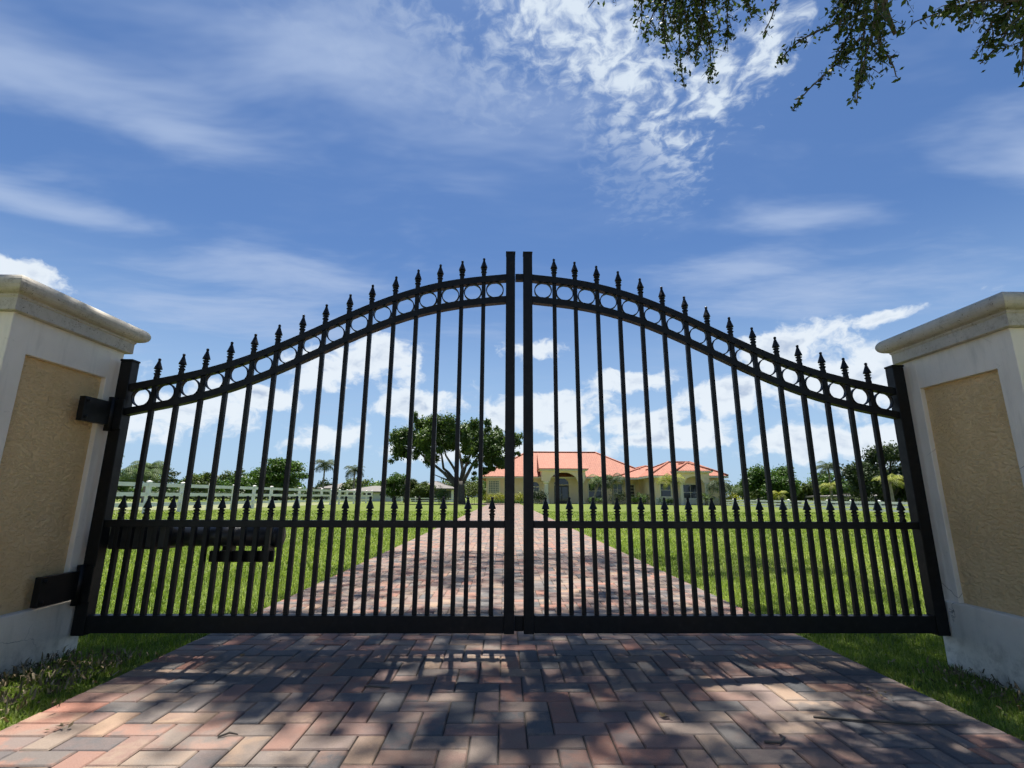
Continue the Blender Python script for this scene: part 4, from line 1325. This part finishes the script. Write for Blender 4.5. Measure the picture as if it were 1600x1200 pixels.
# ================================================================ GRASS AND LITTER
def blades(P, h, w, rng, lean=0.6):
    n = len(P)
    az_ = rng.random(n) * 2 * math.pi
    ln = rng.random(n) * lean
    hh = h * (0.45 + 0.75 * rng.random(n))
    d = np.stack([np.cos(az_), np.sin(az_), np.zeros(n)], 1)
    s = np.stack([-np.sin(az_), np.cos(az_), np.zeros(n)], 1)
    # turn the blade's flat side at random
    tw_ = rng.random(n) * 2 * math.pi
    s2 = s * np.cos(tw_)[:, None] + d * np.sin(tw_)[:, None]
    ww = w * (0.6 + 0.8 * rng.random(n))
    up = np.array([0, 0, 1.0])
    mid = P + up * (hh * 0.55 * np.cos(ln * .5))[:, None] + d * (hh * 0.55 * np.sin(ln * .5))[:, None]
    tip = mid + up * (hh * 0.5 * np.cos(ln * 1.8))[:, None] + d * (hh * 0.5 * np.sin(ln * 1.8))[:, None]
    V = np.empty((n, 5, 3))
    V[:, 0] = P - s2 * ww[:, None] / 2; V[:, 1] = P + s2 * ww[:, None] / 2
    V[:, 2] = mid + s2 * ww[:, None] * 0.4; V[:, 3] = mid - s2 * ww[:, None] * 0.4
    V[:, 4] = tip
    i0 = np.arange(n) * 5
    T = np.stack([i0, i0 + 1, i0 + 2, i0, i0 + 2, i0 + 3, i0 + 3, i0 + 2, i0 + 4], 1).ravel()
    return V.reshape(-1, 3), T

def scatter(x0, x1, y0, y1, dens, rng, excl=True):
    n = int((x1 - x0) * (y1 - y0) * dens)
    x = x0 + (x1 - x0) * rng.random(n); y = y0 + (y1 - y0) * rng.random(n)
    keep = (np.abs(x - 0.01) > 1.815 + 0.05 * rng.random(n) ** 0.6) & (np.abs(x) < 1.10 * (y + 0.6))
    for (a, b_, c, d) in ((-3.16, -2.38, 2.29, 3.06), (2.51, 3.29, 2.30, 3.045)):
        keep &= ~((x > a) & (x < b_) & (y > c) & (y < d))
    pt = np.sin(x * 3.1 + np.cos(y * 2.3)) * np.sin(y * 2.7 + np.sin(x * 1.9))
    keep &= rng.random(n) < (0.78 + 0.25 * pt)
    return np.stack([x[keep], y[keep], ground_z(x[keep], y[keep])], 1)
rng = np.random.default_rng(3)
VS = []; TS = []; RS = []; base_n = 0
for (x0, x1, y0, y1, dens, h, w) in [(-4.2, -1.8, 1.3, 3.4, 8000, 0.040, 0.0042), (1.8, 4.2, 1.3, 3.4, 9000, 0.036, 0.0040),
                                     (-6.5, -1.8, 3.4, 6.0, 4600, 0.050, 0.0050), (1.8, 6.5, 3.4, 6.0, 4600, 0.050, 0.0050),
                                     (-11, -1.8, 6.0, 10.0, 1900, 0.054, 0.0080), (1.8, 11, 6.0, 10.0, 1900, 0.054, 0.0080),
                                     (-18, -1.8, 10.0, 17.0, 520, 0.058, 0.015), (1.8, 18, 10.0, 17.0, 520, 0.058, 0.015),
                                     (-28, -1.8, 17.0, 30.0, 100, 0.06, 0.032), (1.8, 28, 17.0, 30.0, 100, 0.06, 0.032)]:
    P = scatter(x0, x1, y0, y1, dens, rng)
    V, T = blades(P, h, w, rng, 1.3)
    VS.append(V); TS.append(T + base_n); base_n += len(V)
    X_, Y_ = P[:, 0], P[:, 1]
    patch = np.sin(X_ * 0.9 + 1.3 * np.sin(Y_ * 0.37)) * np.sin(Y_ * 0.55 + np.sin(X_ * 0.41)) + 0.6 * np.sin(X_ * 2.3 + Y_ * 0.7) * np.sin(Y_ * 1.9 - X_ * 0.6)
    q = np.clip(0.47 + 0.20 * rng.normal(size=len(P)) + 0.16 * patch, 0, 1)
    RS.append(np.repeat(q, 3))
grass = link('lawn_grass', np_mesh('lawn_grass', np.vstack(VS), np.concatenate(TS), 3, M['grass'], np.concatenate(RS)))
kind(grass, 'stuff'); tag(grass, 'green lawn grass blades on both sides of the drive', 'grass')

# dry leaves and clippings round the pillar feet and along the edging
n = 1500
xa = np.concatenate([-2.36 + 0.22 * np.abs(rng.normal(size=900)), 2.48 - 0.2 * np.abs(rng.normal(size=350)), -1.9 - 0.1 * np.abs(rng.normal(size=250))])
ya = np.concatenate([rng.uniform(1.6, 2.95, 900), rng.uniform(1.8, 2.95, 350), rng.uniform(1.6, 2.9, 250)])
P = np.stack([xa, ya, ground_z(xa, ya) + 0.02 + 0.03 * rng.random(n)], 1)
V, T = blades(P, 0.045, 0.008, rng, 2.6)
lit = link('leaf_litter', np_mesh('leaf_litter', V, T, 3, M['litter'], np.repeat(rng.random(n), 3)))
kind(lit, 'stuff'); tag(lit, 'dry clippings and leaf litter at the pillar feet', 'leaf litter')

# twigs and fallen leaves on the pavers
def twig(pts, r, label):
    c = Vector(pts[0])
    o = MB().tube([tuple(Vector(p_) - c) for p_ in pts], r, 6).build('twig', M['bark_dark'], None, c)
    tag(o, label, 'twig', 'twigs fallen on the pavers')
twig([(0.905, 1.93, 0.006), (0.955, 1.92, 0.008), (0.985, 1.945, 0.012), (0.988, 1.985, 0.006)], [0.004, 0.005, 0.004, 0.0025], 'short curled twig on the pavers at lower right')
twig([(1.20, 2.13, 0.005), (1.36, 2.09, 0.008), (1.55, 2.065, 0.006), (1.70, 2.06, 0.005)], [0.004, 0.005, 0.004, 0.002], 'long thin twig lying near the right edge of the drive')
twig([(-0.62, 2.46, 0.004), (-0.57, 2.44, 0.008), (-0.50, 2.435, 0.004)], [0.003, 0.004, 0.002], 'small dark twig on shaded pavers left of centre')
twig([(-1.0, 1.98, 0.004), (-0.97, 2.0, 0.010), (-0.94, 2.0, 0.004)], [0.003, 0.004, 0.002], 'tiny twig on sunlit pavers at lower left')
def leaf_heap(x, y, n_, s, label, mat='litter', spread=0.03):
    rg_ = np.random.default_rng(int(abs(x * 1000 + y * 77)))
    P_ = rg_.normal(size=(n_, 3)) * np.array([spread, spread, 0.0]); P_[:, 2] = 0.006 + 0.012 * rg_.random(n_)
    V_, L_ = leaf_quads(P_, s, rg_, 1.5, None, 0.6)
    V_[:, 2] = np.maximum(V_[:, 2], 0.002)
    o = link('fallen_leaves', np_mesh('fallen_leaves', V_, L_, 4, M[mat], rg_.random(n_) * .5))
    o.location = (x, y, 0)
    tag(o, label, 'leaves', 'fallen leaves on the pavers')
leaf_heap(1.60, 2.345, 22, 0.018, 'small heap of brown dead leaves near the right edge')
leaf_heap(0.63, 2.145, 8, 0.022, 'few crumbs of dead leaf on shaded pavers right of centre', spread=0.014)
leaf_heap(-1.62, 2.03, 7, 0.022, 'dark dead leaves on the sunlit pavers at left', spread=0.022)
leaf_heap(-1.38, 2.90, 3, 0.030, 'single pale leaf on the pavers near the gate', spread=0.01)
